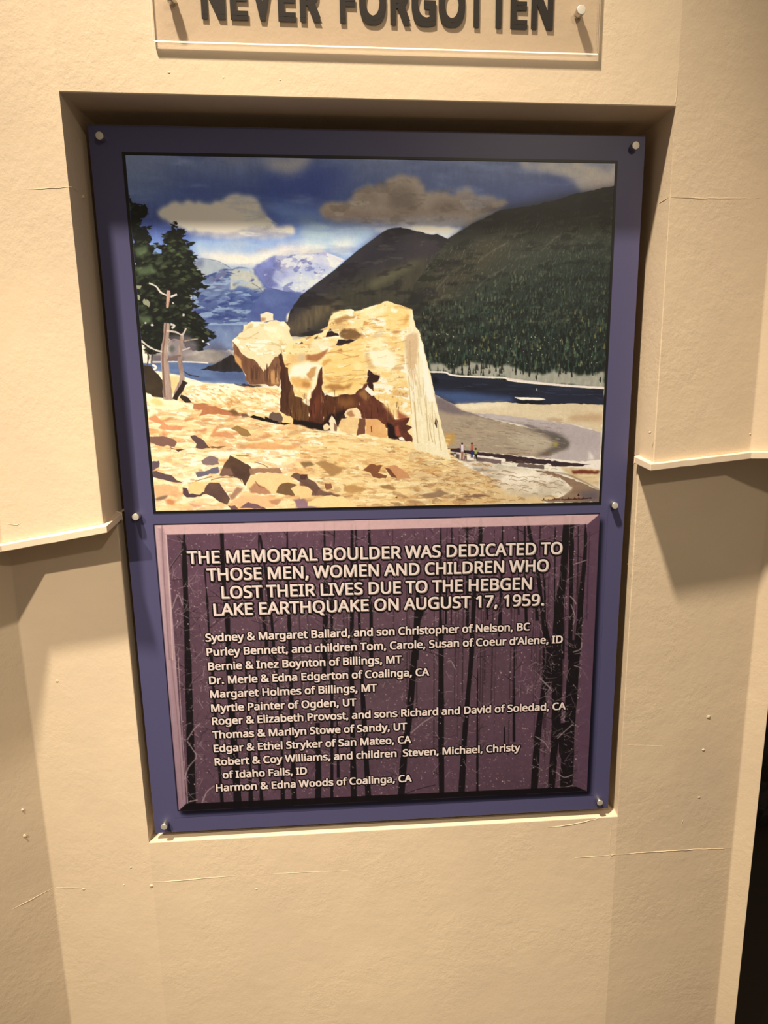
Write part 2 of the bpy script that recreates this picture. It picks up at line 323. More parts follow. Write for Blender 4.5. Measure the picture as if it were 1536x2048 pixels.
    for i in range(130):
        x, y = c.px('f', [(rng.uniform(160, 1480), rng.uniform(300, 440))])[0]
        hh = rng.uniform(8, 20); c.put(np.array([(x-hh*.13, y), (x, y-hh), (x+hh*.13, y)]), (28, 36, 34), .75)
    for x, y in [(510, 360), (690, 390), (915, 420), (970, 440), (870, 400), (740, 250), (1460, 460), (460, 395)]:
        X, Y = c.px('f', [(x, y)])[0]; c.blob(X, Y, 2, 6, (30, 36, 36), .8, 7)
    # river
    c.poly('f', [(155, 405), (270, 410), (310, 425), (600, 445), (740, 470), (1000, 500), (1300, 520), (1490, 528), (1486, 650), (1000, 650), (780, 640), (560, 632), (340, 650), (190, 575)], (28, 34, 48), 1, 0, .6, streak, (48, 54, 74))
    c.poly('f', [(170, 540), (420, 555), (620, 575), (780, 590), (800, 632), (560, 632), (350, 648), (190, 580)], (74, 96, 136), .85, 5)
    c.poly('f', [(800, 570), (1100, 560), (1486, 600), (1486, 648), (1000, 648)], (44, 50, 70), .6, 6)
    c.line('f', [(150, 398), (270, 402), (310, 420), (410, 432), (600, 440), (730, 444), (760, 462), (900, 480), (1080, 496), (1300, 512), (1490, 524)], (226, 216, 196), 3.4, 1)
    c.line('f', [(740, 450), (1080, 492), (1490, 522)], (222, 206, 190), 3.6, .9)
    for i in range(26):
        x = rng.uniform(180, 1480); y = 470+.06*x+rng.uniform(-30, 60)
        c.line('f', [(x, y), (x+rng.uniform(40, 120), y+rng.uniform(0, 8))], (80, 88, 110), 1.2, .35)
    c.poly('f', [(170, 430), (215, 450), (215, 480), (180, 490)], (16, 18, 24), .8, 2)
    c.poly('f', [(800, 592), (900, 594), (1000, 598), (1042, 608), (1000, 616), (850, 612), (820, 604)], (240, 234, 216), 1, 0, .4)
    c.poly('f', [(820, 618), (1020, 618), (1010, 645), (840, 645)], (30, 30, 36), .9, 1)
    c.line('f', [(973, 525), (975, 545)], (230, 230, 220), 1.2)
    # far bank, bar and road
    c.poly('f', [(340, 650), (450, 640), (620, 634), (740, 630), (860, 645), (1050, 650), (1250, 640), (1486, 652), (1470, 860), (1250, 800), (1000, 770), (700, 730), (430, 710)], (214, 196, 158), 1, 0, .8, streak, (198, 176, 138))
    c.poly('f', [(340, 650), (700, 632), (760, 660), (500, 690), (400, 690)], (232, 214, 176), .9, 4)
    c.poly('f', [(1240, 730), (1480, 720), (1475, 780), (1200, 775)], (170, 136, 102), .7, 5)
    c.poly('f', [(1030, 752), (1180, 760), (1160, 785), (1060, 770)], (166, 140, 108), .7, 2)
    c.poly('f', [(400, 705), (700, 728), (1000, 768), (1230, 800), (1465, 862), (1462, 1070), (1300, 1088), (980, 1052), (1240, 950), (850, 800)], (168, 156, 150), 1, 0, .6, mid, (184, 172, 164))
    c.poly('f', [(840, 800), (1000, 820), (1150, 880), (1300, 1000), (1465, 1000), (1462, 870), (1230, 806), (1000, 772)], (160, 148, 146), .6, 5)
    c.poly('f', [(185, 575), (260, 610), (340, 655), (400, 695), (560, 745), (900, 830), (1000, 850), (1180, 905), (1232, 950), (1180, 1000), (1060, 1045), (980, 1052), (800, 1040), (520, 1012), (260, 980), (230, 800)],
           (168, 150, 124), 1, 0, .8, streak, (152, 138, 118))
    c.poly('f', [(185, 578), (270, 612), (350, 665), (420, 712), (540, 748), (380, 728), (210, 692)], (116, 104, 106), .9, 3, 1)
    c.line('f', [(400, 700), (560, 745), (850, 800), (1000, 840), (1180, 905)], (104, 96, 100), 2.4, .7, 1)
    c.poly('f', [(850, 806), (1000, 832), (1160, 880), (1232, 945), (1215, 985), (1130, 1010), (1060, 1040), (960, 1050), (1100, 960), (1060, 900)], (92, 86, 82), .85, 4, 1)
    c.poly('f', [(820, 860), (1040, 900), (1110, 960), (1000, 1000), (850, 980), (760, 930)], (176, 164, 140), .8, 8)
    for i in range(220):
        x, y = rng.uniform(300, 1150), rng.uniform(760, 1030)
        c.line('f', [(x, y), (x+rng.uniform(20, 70), y+rng.uniform(2, 12))], (108, 98, 84) if i % 2 else (196, 182, 150), rng.uniform(.8, 1.8), .35)
    c.poly('f', [(262, 880), (350, 868), (340, 940), (265, 965)], (190, 146, 70), .8, 4)
    c.poly('f', [(1105, 935), (1135, 935), (1130, 975), (1105, 970)], (178, 160, 70), .7, 2)
    # shadow band, wall, pull-off
    c.poly('f', [(270, 980), (520, 1012), (800, 1042), (980, 1056), (1300, 1090), (1465, 1078), (1455, 1150), (1100, 1130), (700, 1080), (500, 1050), (280, 1010)], (228, 214, 192), 1, 0, .5)
    c.poly('f', [(275, 980), (400, 992), (520, 1012), (800, 1042), (980, 1068), (1200, 1092), (1390, 1108), (1300, 1125), (1090, 1125), (1080, 1108), (840, 1100), (735, 1085), (735, 1068), (540, 1040), (400, 1022), (280, 1005)], (66, 50, 56), 1, 0, .8)
    c.poly('f', [(300, 1060), (420, 1090), (560, 1180), (700, 1250), (900, 1340), (1240, 1320), (1248, 1280), (1150, 1200), (950, 1150), (700, 1110), (520, 1060), (400, 1050)], (214, 200, 172), 1, 0, .8, mid)
    c.poly('f', [(280, 1012), (380, 1030), (380, 1070), (300, 1050)], (78, 62, 64), .9, 1)
    c.poly('f', [(510, 1052), (700, 1075), (700, 1108), (510, 1082)], (122, 104, 100), 1, 0, .6)
    c.poly('f', [(835, 1098), (1030, 1115), (1030, 1146), (815, 1124)], (112, 98, 94), 1, 0, .6)
    c.line('f', [(515, 1050), (705, 1072), (705, 1108)], (226, 212, 190), 1.6)
    c.poly('f', [(940, 1150), (1100, 1170), (1300, 1240), (1455, 1310), (1450, 1400), (1000, 1400), (1180, 1350), (1248, 1290), (1150, 1210)], (150, 124, 98), 1, 0, 1, streak, (130, 108, 88))
    c.poly('f', [(1150, 1130), (1460, 1150), (1455, 1290), (1250, 1215)], (204, 178, 134), 1, 2, 1, streak)
    c.poly('f', [(1240, 1155), (1330, 1150), (1460, 1160), (1440, 1180), (1250, 1180)], (110, 52, 34), .9, 1, 1)
    c.line('f', [(980, 1160), (1180, 1180), (1330, 1240), (1455, 1305)], (116, 94, 80), 3, .7, 1)
    c.poly('f', [(1300, 1320), (1450, 1310), (1450, 1390), (1330, 1380)], (98, 90, 96), .8, 5)
    c.poly('f', [(1365, 1070), (1380, 1000), (1400, 1040), (1420, 1070)], (220, 208, 192), .8, 2)
    c.poly('f', [(470, 1135), (690, 1155), (640, 1165), (520, 1160)], (150, 140, 126), .8, 1)
    # people at the pull-off
    for x, y, hh, top, leg in ((400, 940, 140, (200, 190, 196), (150, 110, 90)), (475, 942, 115, (170, 96, 70), (50, 52, 100)), (505, 985, 85, (150, 160, 90), (40, 34, 34)), (425, 1010, 70, (160, 150, 110), (120, 90, 80)), (345, 1020, 50, (206, 190, 168), (150, 130, 116))):
        c.poly('f', [(x-8, y+hh*.13), (x+10, y+hh*.13), (x+12, y+hh*.55), (x-10, y+hh*.55)], top, 1, 0, .3)
        c.poly('f', [(x-9, y+hh*.5), (x+11, y+hh*.5), (x+12, y+hh), (x+2, y+hh), (x, y+hh*.65), (x-2, y+hh), (x-10, y+hh)], leg, 1, 0, .3)
        X, Y = c.px('f', [(x, y+hh*.06)])[0]; c.blob(X, Y, 2.2, 2.4, (60, 36, 30), 1, 8, .1)
        c.line('f', [(x+8, y+hh), (x+70, y+hh+6)], (70, 56, 60), 2, .6, 1)
    c.line('f', [(480, 965), (515, 962)], (170, 96, 70), 1.2); c.line('f', [(508, 1005), (528, 985)], (170, 150, 90), 1.2)
    c.line('f', [(388, 960), (384, 1010)], (120, 60, 60), 1.4)
    # ---- left lake and islets
    c.poly('d', [(200, 560), (560, 600), (700, 590), (1000, 640), (1000, 700), (700, 690), (200, 640)], (112, 104, 108), 1, 3)
    c.poly('d', [(450, 600), (560, 560), (640, 530), (720, 540), (780, 585), (700, 640), (450, 630)], (150, 142, 132), .9, 2, 1, mid)
    c.poly('d', [(120, 640), (400, 632), (580, 630), (960, 690), (960, 810), (770, 795), (640, 800), (450, 740), (250, 700), (120, 680)], (82, 100, 140), 1, 0, .6, streak, (110, 130, 162))
    c.line('d', [(200, 630), (420, 628), (560, 632), (640, 638)], (226, 218, 196), 2.4)
    c.poly('d', [(580, 690), (640, 660), (720, 630), (820, 570), (900, 640), (925, 705), (740, 704)], (52, 48, 50), 1, 0, 1, vert)
    c.poly('d', [(640, 705), (925, 708), (930, 790), (760, 770)], (70, 80, 112), .5, 5)
    c.poly('d', [(800, 800), (960, 800), (1060, 815), (920, 828)], (40, 34, 40), .9, 1)
    # ---- the foreground slope
    FG = [(120, 890), (240, 880), (300, 830), (340, 700), (420, 720), (520, 780), (640, 800), (770, 795), (950, 825), (1180, 825), (1300, 1060), (1700, 1200)]
    c.poly('d', [(250, 700), (330, 725), (440, 735), (500, 775), (640, 800), (780, 795), (960, 825), (1190, 820), (1300, 1100), (1700, 1180), (2500, 1300), (2500, 1900), (130, 1900), (130, 880), (300, 870)], (255, 240, 194), 1, 0, .8, N(90, 30, 31, 4), (250, 218, 158))
    c.poly('h', [(-100, 210), (200, 250), (500, 290), (850, 340), (1130, 400), (1250, 500), (1420, 590), (1500, 640), (1500, 830), (-100, 850)], (242, 208, 144), 1, 0, 1, streak, (228, 188, 126))
    c.poly('f', [(0, 990), (240, 1000), (330, 1060), (430, 1130), (600, 1200), (740, 1260), (900, 1330), (1150, 1350), (1000, 1410), (0, 1420)], (216, 186, 134), 1, 0, 1, streak, (204, 170, 120))
    c.poly('f', [(600, 1230), (800, 1250), (1000, 1240), (1240, 1280), (1240, 1310), (1180, 1340), (1000, 1370), (760, 1340)], (206, 190, 160), .85, 3, 1, mid)
    c.poly('d', [(250, 700), (340, 720), (440, 735), (520, 780), (760, 795), (940, 825), (800, 840), (560, 810), (400, 780), (330, 750)], (250, 234, 190), .9, 2)
    c.poly('d', [(340, 735), (420, 740), (420, 860), (350, 870)], (222, 186, 122), .8, 2)
    SL = [(110, 60), (300, 100), (520, 30), (1180, 60), (1300, 350), (1536, 420), (1700, 1200), (0, 1200), (80, 130)]
    c.wash('g', SL, (255, 242, 198), N(46, 9, 61, 4, -.6), .12, .8); c.wash('g', SL, (238, 190, 124), N(40, 8, 62, 4, -.6), .14, .8); c.wash('g', SL, (222, 158, 104), N(30, 7, 63, 4, -.4), .30, .75); c.wash('g', SL, (186, 142, 96), N(22, 6, 64, 4, -.3), .44, .7)
    SR = [(0, 215), (850, 345), (1130, 400), (1420, 590), (1500, 640), (1500, 830), (0, 850)]
    c.wash('h', SR, (248, 222, 164), N(36, 7, 65, 4, -.3), .18, .7); c.wash('h', SR, (210, 166, 108), N(34, 6, 66, 4, -.3), .20, .7); c.wash('h', SR, (160, 124, 84), N(20, 5, 67, 4, -.3), .42, .7)
    def scatter(k, box, n, cols, rx, ry, a, jag=.35, tilt=0.0):
        for i in range(n):
            x, y = rng.uniform(box[0], box[2]), rng.uniform(box[1], box[3])
            X, Y = c.px(k, [(x, y)])[0]; f_ = .6+.8*(y-box[1])/(box[3]-box[1])
            c.blob(X, Y, rng.uniform(*rx)*f_, rng.uniform(*ry)*f_, cols[rng.randint(len(cols))], a*rng.uniform(.5, 1), rng.randint(6, 11), jag, tilt+rng.uniform(-.25, .25))
    scatter('d', (430, 830, 1180, 1000), 240, [(222, 164, 92), (206, 150, 84), (250, 224, 166), (186, 134, 78)], (2, 10), (.8, 2.6), .6, .4, .45)
    scatter('g', (90, 170, 1400, 560), 420, [(226, 158, 100), (252, 224, 160), (250, 216, 150), (206, 140, 92), (240, 186, 124), (188, 150, 104)], (4, 22), (1.2, 5), .65, .4)
    scatter('g', (120, 560, 1500, 1080), 260, [(236, 176, 122), (250, 220, 156), (216, 156, 104), (232, 200, 142), (200, 152, 106)], (5, 26), (2, 8), .6, .4)
    scatter('h', (0, 260, 1150, 560), 340, [(214, 154, 92), (242, 204, 134), (228, 172, 108), (190, 140, 84), (246, 210, 142)], (3, 18), (.8, 3.2), .6, .4, .12)
    scatter('h', (0, 480, 1500, 820), 420, [(164, 122, 78), (232, 196, 136), (196, 148, 96), (236, 204, 146), (150, 116, 80), (222, 180, 122)], (3, 16), (1, 4.2), .6, .45, .1)
    for i in range(150):
        x, y = rng.uniform(20, 1150), rng.uniform(1020, 1390)
        c.line('f', [(x, y), (x+rng.uniform(10, 40), y-rng.uniform(2, 12)), (x+rng.uniform(45, 80), y+rng.uniform(0, 8))], (120, 88, 58), rng.uniform(1, 2), .5)
    G = lambda pts, col, a=.9, blur=1, rg=1.0, **k_: c.poly('g', pts, col, a, blur, rg, **k_)
    G([(490, 200), (560, 190), (640, 220), (760, 250), (860, 270), (940, 290), (840, 305), (720, 290), (620, 280), (530, 300), (560, 250), (480, 240)], (176, 112, 74), .9, 0)
    G([(770, 260), (820, 240), (870, 290), (820, 290)], (120, 92, 60)); G([(880, 285), (930, 275), (945, 305), (890, 308)], (110, 84, 66))
    G([(930, 300), (1010, 300), (1100, 320), (1180, 345), (1300, 365), (1240, 372), (1110, 350), (1010, 325)], (36, 26, 24), 1, 0)
    G([(100, 320), (170, 290), (210, 330), (260, 370), (400, 385), (380, 420), (260, 415), (190, 400), (220, 370)], (216, 142, 96), .9, 0)
    G([(230, 340), (290, 305), (335, 310), (270, 345)], (196, 138, 90)); G([(400, 335), (440, 315), (500, 320), (420, 350)], (200, 132, 80))
    G([(520, 410), (610, 400), (590, 425), (530, 430)], (206, 140, 96)); G([(620, 470), (650, 410), (690, 380), (670, 430), (760, 420), (830, 470), (850, 495), (760, 480)], (204, 136, 92), .85)
    G([(790, 400), (850, 380), (930, 410), (965, 455), (900, 470), (850, 430)], (150, 118, 70), .95, 0)
    G([(1010, 475), (1100, 445), (1150, 460), (1080, 490)], (200, 144, 94)); G([(890, 550), (980, 520), (1100, 510), (1280, 540), (1370, 560), (1240, 580), (1000, 575)], (216, 150, 96), .8)
    G([(118, 470), (230, 465), (320, 490), (350, 520), (330, 555), (210, 550), (130, 520)], (132, 100, 86), 1, 0); G([(280, 555), (340, 575), (430, 570), (360, 598)], (96, 72, 66), 1, 0)
    G([(458, 462), (500, 455), (570, 500), (628, 565), (560, 570), (500, 562), (510, 530)], (104, 82, 76), 1, 0); G([(620, 555), (760, 548), (700, 570), (640, 566)], (120, 96, 70), .9, 0)
    G([(130, 680), (205, 670), (200, 720), (150, 755)], (108, 92, 96), 1, 0); G([(150, 755), (300, 790), (345, 830), (405, 858), (290, 845), (150, 805)], (104, 84, 84), 1, 0)
    G([(550, 670), (620, 630), (690, 650), (700, 700), (620, 705), (570, 700)], (134, 114, 110), 1, 0); G([(500, 770), (560, 760), (690, 720), (700, 770), (600, 790), (520, 808)], (112, 106, 116), 1, 0)
    G([(700, 790), (740, 700), (788, 625), (840, 650), (960, 720), (980, 760), (940, 830), (915, 880), (890, 830), (820, 800)], (78, 58, 50), 1, 0, 1, tex=mid, col2=(118, 92, 66))
    G([(700, 795), (740, 725), (790, 730), (820, 790)], (138, 104, 88), .8); G([(950, 735), (1050, 730), (1200, 730), (1225, 772), (1060, 770), (960, 790)], (152, 118, 90), .95, 0)
    G([(930, 860), (960, 800), (1050, 770), (1180, 775), (1280, 800), (1360, 860), (1460, 900), (1450, 970), (1350, 960), (1200, 950), (1000, 940), (930, 900)], (242, 194, 132), 1, 0)
    G([(945, 900), (1000, 850), (1080, 890), (1130, 945), (1080, 955), (960, 940)], (170, 122, 92), .9); G([(1170, 935), (1200, 870), (1270, 850), (1350, 870), (1290, 900), (1330, 960), (1250, 955)], (118, 92, 62), .95, 0)
    G([(1290, 800), (1320, 770), (1430, 790), (1440, 820), (1500, 850), (1536, 900), (1500, 960), (1460, 900), (1380, 850)], (110, 84, 72), .95, 0)
    G([(440, 870), (500, 838), (560, 850), (590, 900), (540, 950), (460, 940)], (236, 192, 124), 1, 0)
    G([(395, 890), (430, 895), (450, 940), (540, 950), (600, 910), (590, 945), (500, 975), (430, 975), (395, 945)], (96, 74, 76), 1, 0)
    G([(580, 900), (620, 850), (700, 855), (760, 940), (790, 985), (765, 1035), (700, 1010), (640, 965), (575, 935)], (88, 66, 66), 1, 0, 1, tex=mid, col2=(120, 92, 74))
    G([(780, 960), (850, 890), (900, 900), (880, 930), (800, 1000)], (156, 118, 94), .9)
    G([(160, 870), (240, 860), (360, 890), (380, 950), (250, 960), (170, 975)], (226, 166, 116), .9); G([(165, 985), (210, 965), (280, 955), (250, 985), (180, 1000)], (128, 104, 84), .9)
    G([(250, 1000), (300, 985), (340, 1010), (320, 1040), (260, 1030)], (196, 126, 80), .9, 2); G([(430, 1015), (520, 1030), (590, 1065), (480, 1050)], (190, 130, 100), .8, 2)
    G([(800, 1010), (870, 960), (1000, 955), (1110, 970), (1180, 1000), (1160, 1060), (900, 1070)], (240, 174, 122), .95); G([(870, 1060), (940, 1012), (1020, 1030), (1090, 1072)], (122, 94, 96), 1, 0)
    G([(770, 1040), (830, 1040), (860, 1070), (800, 1075)], (112, 82, 82), .95, 0); G([(1110, 1000), (1220, 990), (1180, 1040), (1130, 1030)], (180, 132, 96), .9)
    G([(1310, 990), (1400, 980), (1470, 1040), (1536, 1065), (1360, 1068)], (142, 112, 120), .95, 1)
    for pts in ([(500, 840), (570, 820), (640, 800)], [(630, 830), (720, 810), (850, 810), (890, 850)], [(840, 628), (900, 625), (960, 632)], [(990, 680), (1060, 700), (1110, 730)], [(1000, 840), (1030, 880), (1080, 890)]):
        c.line('g', pts, (120, 92, 66), 1.8, .8)
    H = lambda pts, col, a=.9, blur=1, rg=1.0, **k_: c.poly('h', pts, col, a, blur, rg, **k_)
    H([(480, 540), (540, 490), (640, 505), (600, 560), (670, 580), (660, 600), (560, 595), (540, 560)], (134, 88, 58), 1, 0); H([(650, 520), (740, 500), (820, 560), (850, 605), (740, 600), (700, 560)], (196, 140, 96), 1, 0)
    H([(650, 520), (690, 525), (745, 600), (700, 590)], (112, 70, 48), .9, 0)
    H([(110, 480), (200, 465), (330, 530), (300, 570), (230, 585), (180, 530)], (164, 126, 80), .9); H([(0, 480), (80, 470), (110, 500), (30, 520)], (130, 108, 74), .9)
    H([(0, 575), (60, 570), (40, 610), (0, 610)], (90, 62, 56), .9, 0); H([(0, 620), (90, 650), (190, 700), (340, 735), (200, 740), (90, 735), (60, 680), (0, 660)], (112, 84, 70), .9)
    H([(190, 640), (240, 640), (250, 680), (200, 690)], (130, 88, 62), .9, 0); H([(340, 660), (420, 650), (520, 690), (400, 720), (330, 700)], (180, 138, 84), .9)
    H([(0, 660), (60, 665), (95, 700), (80, 745), (0, 760)], (240, 190, 126), 1, 0); H([(60, 780), (200, 735), (330, 740), (400, 800), (390, 830), (60, 815)], (240, 200, 134), 1, 0)
    H([(610, 660), (680, 645), (740, 690), (640, 680)], (150, 116, 76)); H([(880, 740), (960, 720), (1080, 690), (1150, 720), (1040, 750)], (140, 114, 88)); H([(1230, 740), (1340, 720), (1480, 735), (1300, 750)], (126, 98, 76))
    H([(700, 745), (750, 740), (745, 755)], (90, 68, 54), .9, 0)
    # ---- second boulder
    bx = lambda pts, col, a=1, blur=0, rg=1.0, **k_: c.poly('d', pts, col, a, blur, rg, **k_)
    bx([(825, 465), (905, 400), (910, 345), (975, 320), (1040, 335), (1160, 308), (1225, 320), (1265, 370), (1290, 490), (1230, 560), (1200, 700), (1180, 820), (1060, 800), (955, 805), (905, 690), (850, 620)], (240, 216, 158), 1, 0, 1, tex=mid, col2=(226, 206, 158))
    SB = [(825, 465), (905, 400), (975, 320), (1225, 320), (1290, 490), (1180, 620), (980, 600)]
    c.wash('d', SB, (255, 242, 196), N(26, 12, 55, 4), .12, .85); c.wash('d', SB, (214, 184, 126), N(24, 9, 56, 4), .22, .8)
    bx([(1040, 265), (1085, 245), (1140, 262), (1140, 310), (1050, 325)], (240, 214, 170)); bx([(1040, 285), (1085, 290), (1080, 312), (1045, 320)], (176, 134, 92), .9, 1)
    bx([(825, 470), (850, 500), (900, 570), (940, 600), (985, 610), (1020, 640), (1060, 700), (1110, 660), (1150, 590), (1200, 600), (1205, 720), (1180, 820), (1060, 800), (955, 805), (905, 690), (850, 620)], (146, 106, 76), 1, 0, 1.4, tex=vert, col2=(110, 76, 56))
    bx([(840, 560), (880, 600), (905, 690), (880, 660), (850, 625)], (202, 150, 92), 1, 1); bx([(1100, 700), (1180, 680), (1190, 800), (1120, 800)], (206, 156, 100), .8, 2)
    bx([(975, 620), (1010, 640), (1040, 790), (985, 790)], (120, 86, 64), .8, 2)
    bx([(905, 400), (985, 360), (960, 350), (920, 380)], (200, 170, 116), .7, 1); bx([(1060, 360), (1180, 345), (1240, 450), (1120, 460)], (252, 236, 176), .6, 4)
    for pts in ([(975, 490), (1100, 490), (1200, 510)], [(1120, 480), (1200, 500), (1270, 500)], [(960, 440), (1030, 400)], [(930, 500), (960, 540)]): c.line('d', pts, (186, 160, 110), 1.6, .7)
    for i in range(26):
        x = rng.uniform(960, 1190); c.line('d', [(x, rng.uniform(640, 700)), (x+rng.uniform(-10, 15), rng.uniform(740, 800))], (84, 58, 44), rng.uniform(1, 2.4), .5)
    # ---- the great boulder
    E = lambda pts, col, a=1, blur=0, rg=1.0, **k_: c.poly('e', pts, col, a, blur, rg, **k_)
    E([(150, 480), (180, 440), (350, 375), (460, 345), (510, 290), (530, 210), (610, 163), (740, 170), (830, 140), (940, 110), (990, 92), (1050, 110), (1130, 140), (1190, 155), (1215, 300), (1250, 350), (1300, 540), (1340, 700), (1380, 900), (1430, 1120), (1490, 1330), (1500, 1374), (1180, 1280), (900, 1200), (600, 1150), (380, 1110), (230, 1060), (180, 900), (130, 800)],
      (250, 222, 160), 1, 0, 1, tex=N(40, 30, 41, 4), col2=(240, 200, 130))
    GB = [(150, 480), (350, 375), (510, 290), (610, 163), (830, 140), (990, 92), (1190, 155), (1215, 300), (1180, 640), (1180, 1000), (1010, 1100), (700, 1120), (230, 1060), (130, 800)]
    c.wash('e', GB, (236, 190, 118), N(34, 16, 51, 4, -.2), .10, .8); c.wash('e', GB, (255, 244, 204), N(30, 14, 52, 4, -.2), .16, .85)
    c.wash('e', GB, (204, 160, 104), N(22, 9, 53, 4, -.2), .34, .8); c.wash('e', GB, (168, 124, 78), N(14, 6, 54, 4), .46, .7)
    # pale right face
    E([(1190, 155), (1215, 300), (1245, 330), (1300, 540), (1340, 700), (1380, 900), (1430, 1120), (1490, 1330), (1500, 1374), (1200, 1275), (1190, 1150), (1180, 900), (1140, 700), (1120, 400), (1160, 330), (1165, 220)], (242, 228, 184), 1, 0, 1, tex=vert, col2=(228, 208, 158))
    E([(1120, 390), (1180, 345), (1240, 350), (1235, 480), (1220, 640), (1230, 780), (1190, 720), (1150, 620)], (202, 170, 128), .95, 2, 1.5)
    E([(1250, 350), (1290, 520), (1330, 720), (1370, 900), (1310, 900), (1280, 640), (1245, 480)], (254, 244, 206), .9, 2)
    E([(1380, 1030), (1395, 1060), (1390, 1120), (1370, 1080)], (70, 52, 46), 1, 0, .5); E([(1250, 370), (1265, 375), (1262, 385)], (60, 50, 44))
    for x, y0, y1 in ((1170, 400, 900), (1200, 700, 1150), (1240, 500, 1000), (1300, 820, 1220), (1330, 1080, 1230), (1275, 700, 950), (1210, 850, 1240), (1350, 900, 1250), (1160, 650, 1000), (1400, 1080, 1300)):
        c.line('e', [(x, y0), (x+8, (y0+y1)/2), (x+26, y1)], (176, 150, 106), rng.uniform(1, 2.2), .7)
    # washes on the front
    E([(770, 185), (940, 120), (1130, 150), (1170, 180), (1150, 330), (1010, 330), (960, 230), (800, 220)], (244, 196, 116), .8, 3)
    E([(780, 190), (960, 140), (1000, 180), (860, 230)], (252, 232, 180), .8, 3); E([(1020, 140), (1080, 160), (1060, 190), (1010, 170)], (252, 238, 196), .9, 1)
    E([(1130, 210), (1160, 190), (1155, 260), (1110, 300)], (206, 152, 90), .9, 2); E([(880, 350), (950, 320), (960, 370), (860, 400)], (204, 184, 142), .9, 3)
    E([(800, 250), (850, 260), (790, 285)], (206, 150, 86)); E([(890, 235), (915, 230), (900, 245)], (200, 140, 80)); E([(1000, 345), (1050, 325), (1110, 335), (1050, 350)], (186, 130, 80), .9, 1)
    E([(980, 380), (1110, 390), (1120, 480), (1000, 470)], (246, 200, 124), .7, 4); E([(830, 420), (980, 380), (960, 470), (840, 460)], (250, 230, 172), .7, 4)
    E([(830, 490), (1000, 480), (1110, 560), (1010, 660), (900, 620), (860, 560)], (252, 240, 192), .85, 4); E([(810, 490), (850, 485), (840, 540), (870, 600), (900, 640), (840, 640), (800, 560)], (208, 168, 114), .85, 2)
    E([(1010, 650), (1050, 620), (1120, 615), (1130, 640), (1060, 645)], (196, 160, 116), .9, 1)
    E([(610, 440), (800, 440), (820, 640), (820, 740), (740, 830), (600, 860), (480, 800), (460, 600), (500, 520)], (236, 186, 104), .9, 4, 1, tex=streak, col2=(244, 204, 128))
    E([(460, 590), (520, 555), (545, 570), (470, 620)], (204, 146, 78), .8, 1); E([(480, 690), (560, 720), (650, 700), (600, 740), (500, 730)], (196, 140, 80), .8, 2)
    E([(470, 780), (560, 760), (640, 780), (720, 745), (680, 800), (560, 820)], (166, 118, 66), .9, 2)
    E([(720, 590), (780, 590), (780, 660), (720, 650)], (250, 226, 154), .8, 4)
    for pts in ([(480, 520), (560, 500), (700, 540), (760, 530)], [(520, 740), (620, 745), (700, 720), (730, 700)], [(560, 700), (640, 700), (700, 680)], [(620, 560), (760, 530)], [(640, 620), (690, 605)]): c.line('e', pts, (184, 134, 76), 1.6, .7)
    E([(560, 230), (640, 215), (740, 210), (640, 255), (580, 275)], (168, 130, 82), .95, 1); E([(540, 190), (610, 165), (700, 175), (600, 220), (560, 240)], (252, 224, 160), .8, 2)
    E([(485, 380), (500, 340), (530, 310), (560, 345), (590, 350), (600, 370), (540, 375)], (56, 38, 40), 1, 0, 1)
    E([(530, 310), (590, 280), (650, 290), (600, 340), (560, 345)], (216, 180, 116), 1, 1)
    E([(600, 350), (640, 310), (720, 320), (790, 360), (740, 400), (660, 400), (610, 380)], (140, 108, 66), .95, 1, 1.2, tex=mid, col2=(108, 82, 54))
    E([(572, 445), (590, 400), (660, 405), (740, 400), (680, 430), (620, 450)], (58, 42, 44), 1, 0, 1)
    E([(395, 390), (430, 365), (420, 395), (400, 400)], (88, 70, 60)); E([(270, 440), (300, 415), (310, 435)], (120, 90, 66)); E([(240, 430), (272, 425), (250, 440)], (180, 140, 90))
    E([(400, 400), (500, 400), (580, 440), (480, 470), (360, 470)], (236, 220, 172), .8, 3)
    E([(470, 500), (520, 472), (490, 510), (450, 560), (420, 580), (330, 570), (320, 530), (400, 520)], (166, 112, 72), .95, 1, 1.2); E([(180, 530), (260, 520), (330, 500), (340, 570), (250, 590), (210, 600)], (226, 178, 118), .8, 2)
    E([(270, 530), (330, 520), (320, 570), (260, 570)], (190, 176, 140), .8, 3); E([(580, 490), (620, 470), (630, 498), (590, 500)], (168, 122, 76), .9, 1)
    E([(210, 620), (330, 580), (430, 600), (410, 720), (300, 700), (200, 690)], (252, 240, 198), .9, 3); E([(330, 680), (370, 630), (425, 620), (410, 700), (370, 725)], (190, 138, 82), .9, 1)
    E([(200, 700), (280, 700), (370, 740), (360, 800), (260, 790), (220, 760)], (220, 160, 90), .85, 2); E([(300, 740), (370, 750), (360, 790), (300, 780)], (176, 128, 70), .9, 2)
    # dark clefts
    E([(132, 480), (145, 560), (165, 620), (190, 630), (190, 700), (215, 760), (235, 840), (200, 860), (210, 960), (230, 1060), (160, 1000), (118, 980), (130, 760), (118, 600)], (70, 42, 34), 1, 0, 1.4, tex=vert, col2=(106, 70, 48))
    E([(215, 760), (240, 860), (290, 870), (340, 930), (360, 940), (365, 1090), (230, 1060), (200, 960), (190, 860)], (134, 96, 54), 1, 0, 1.2, tex=vert, col2=(84, 56, 38))
    E([(440, 640), (462, 618), (465, 700), (455, 780), (480, 840), (475, 960), (480, 1130), (360, 1100), (355, 940), (375, 820), (410, 780), (420, 700)], (74, 44, 34), 1, 0, 1.2, tex=vert, col2=(112, 66, 44))
    E([(395, 900), (430, 820), (440, 900), (410, 1040), (380, 1040)], (132, 74, 48), .7, 3)
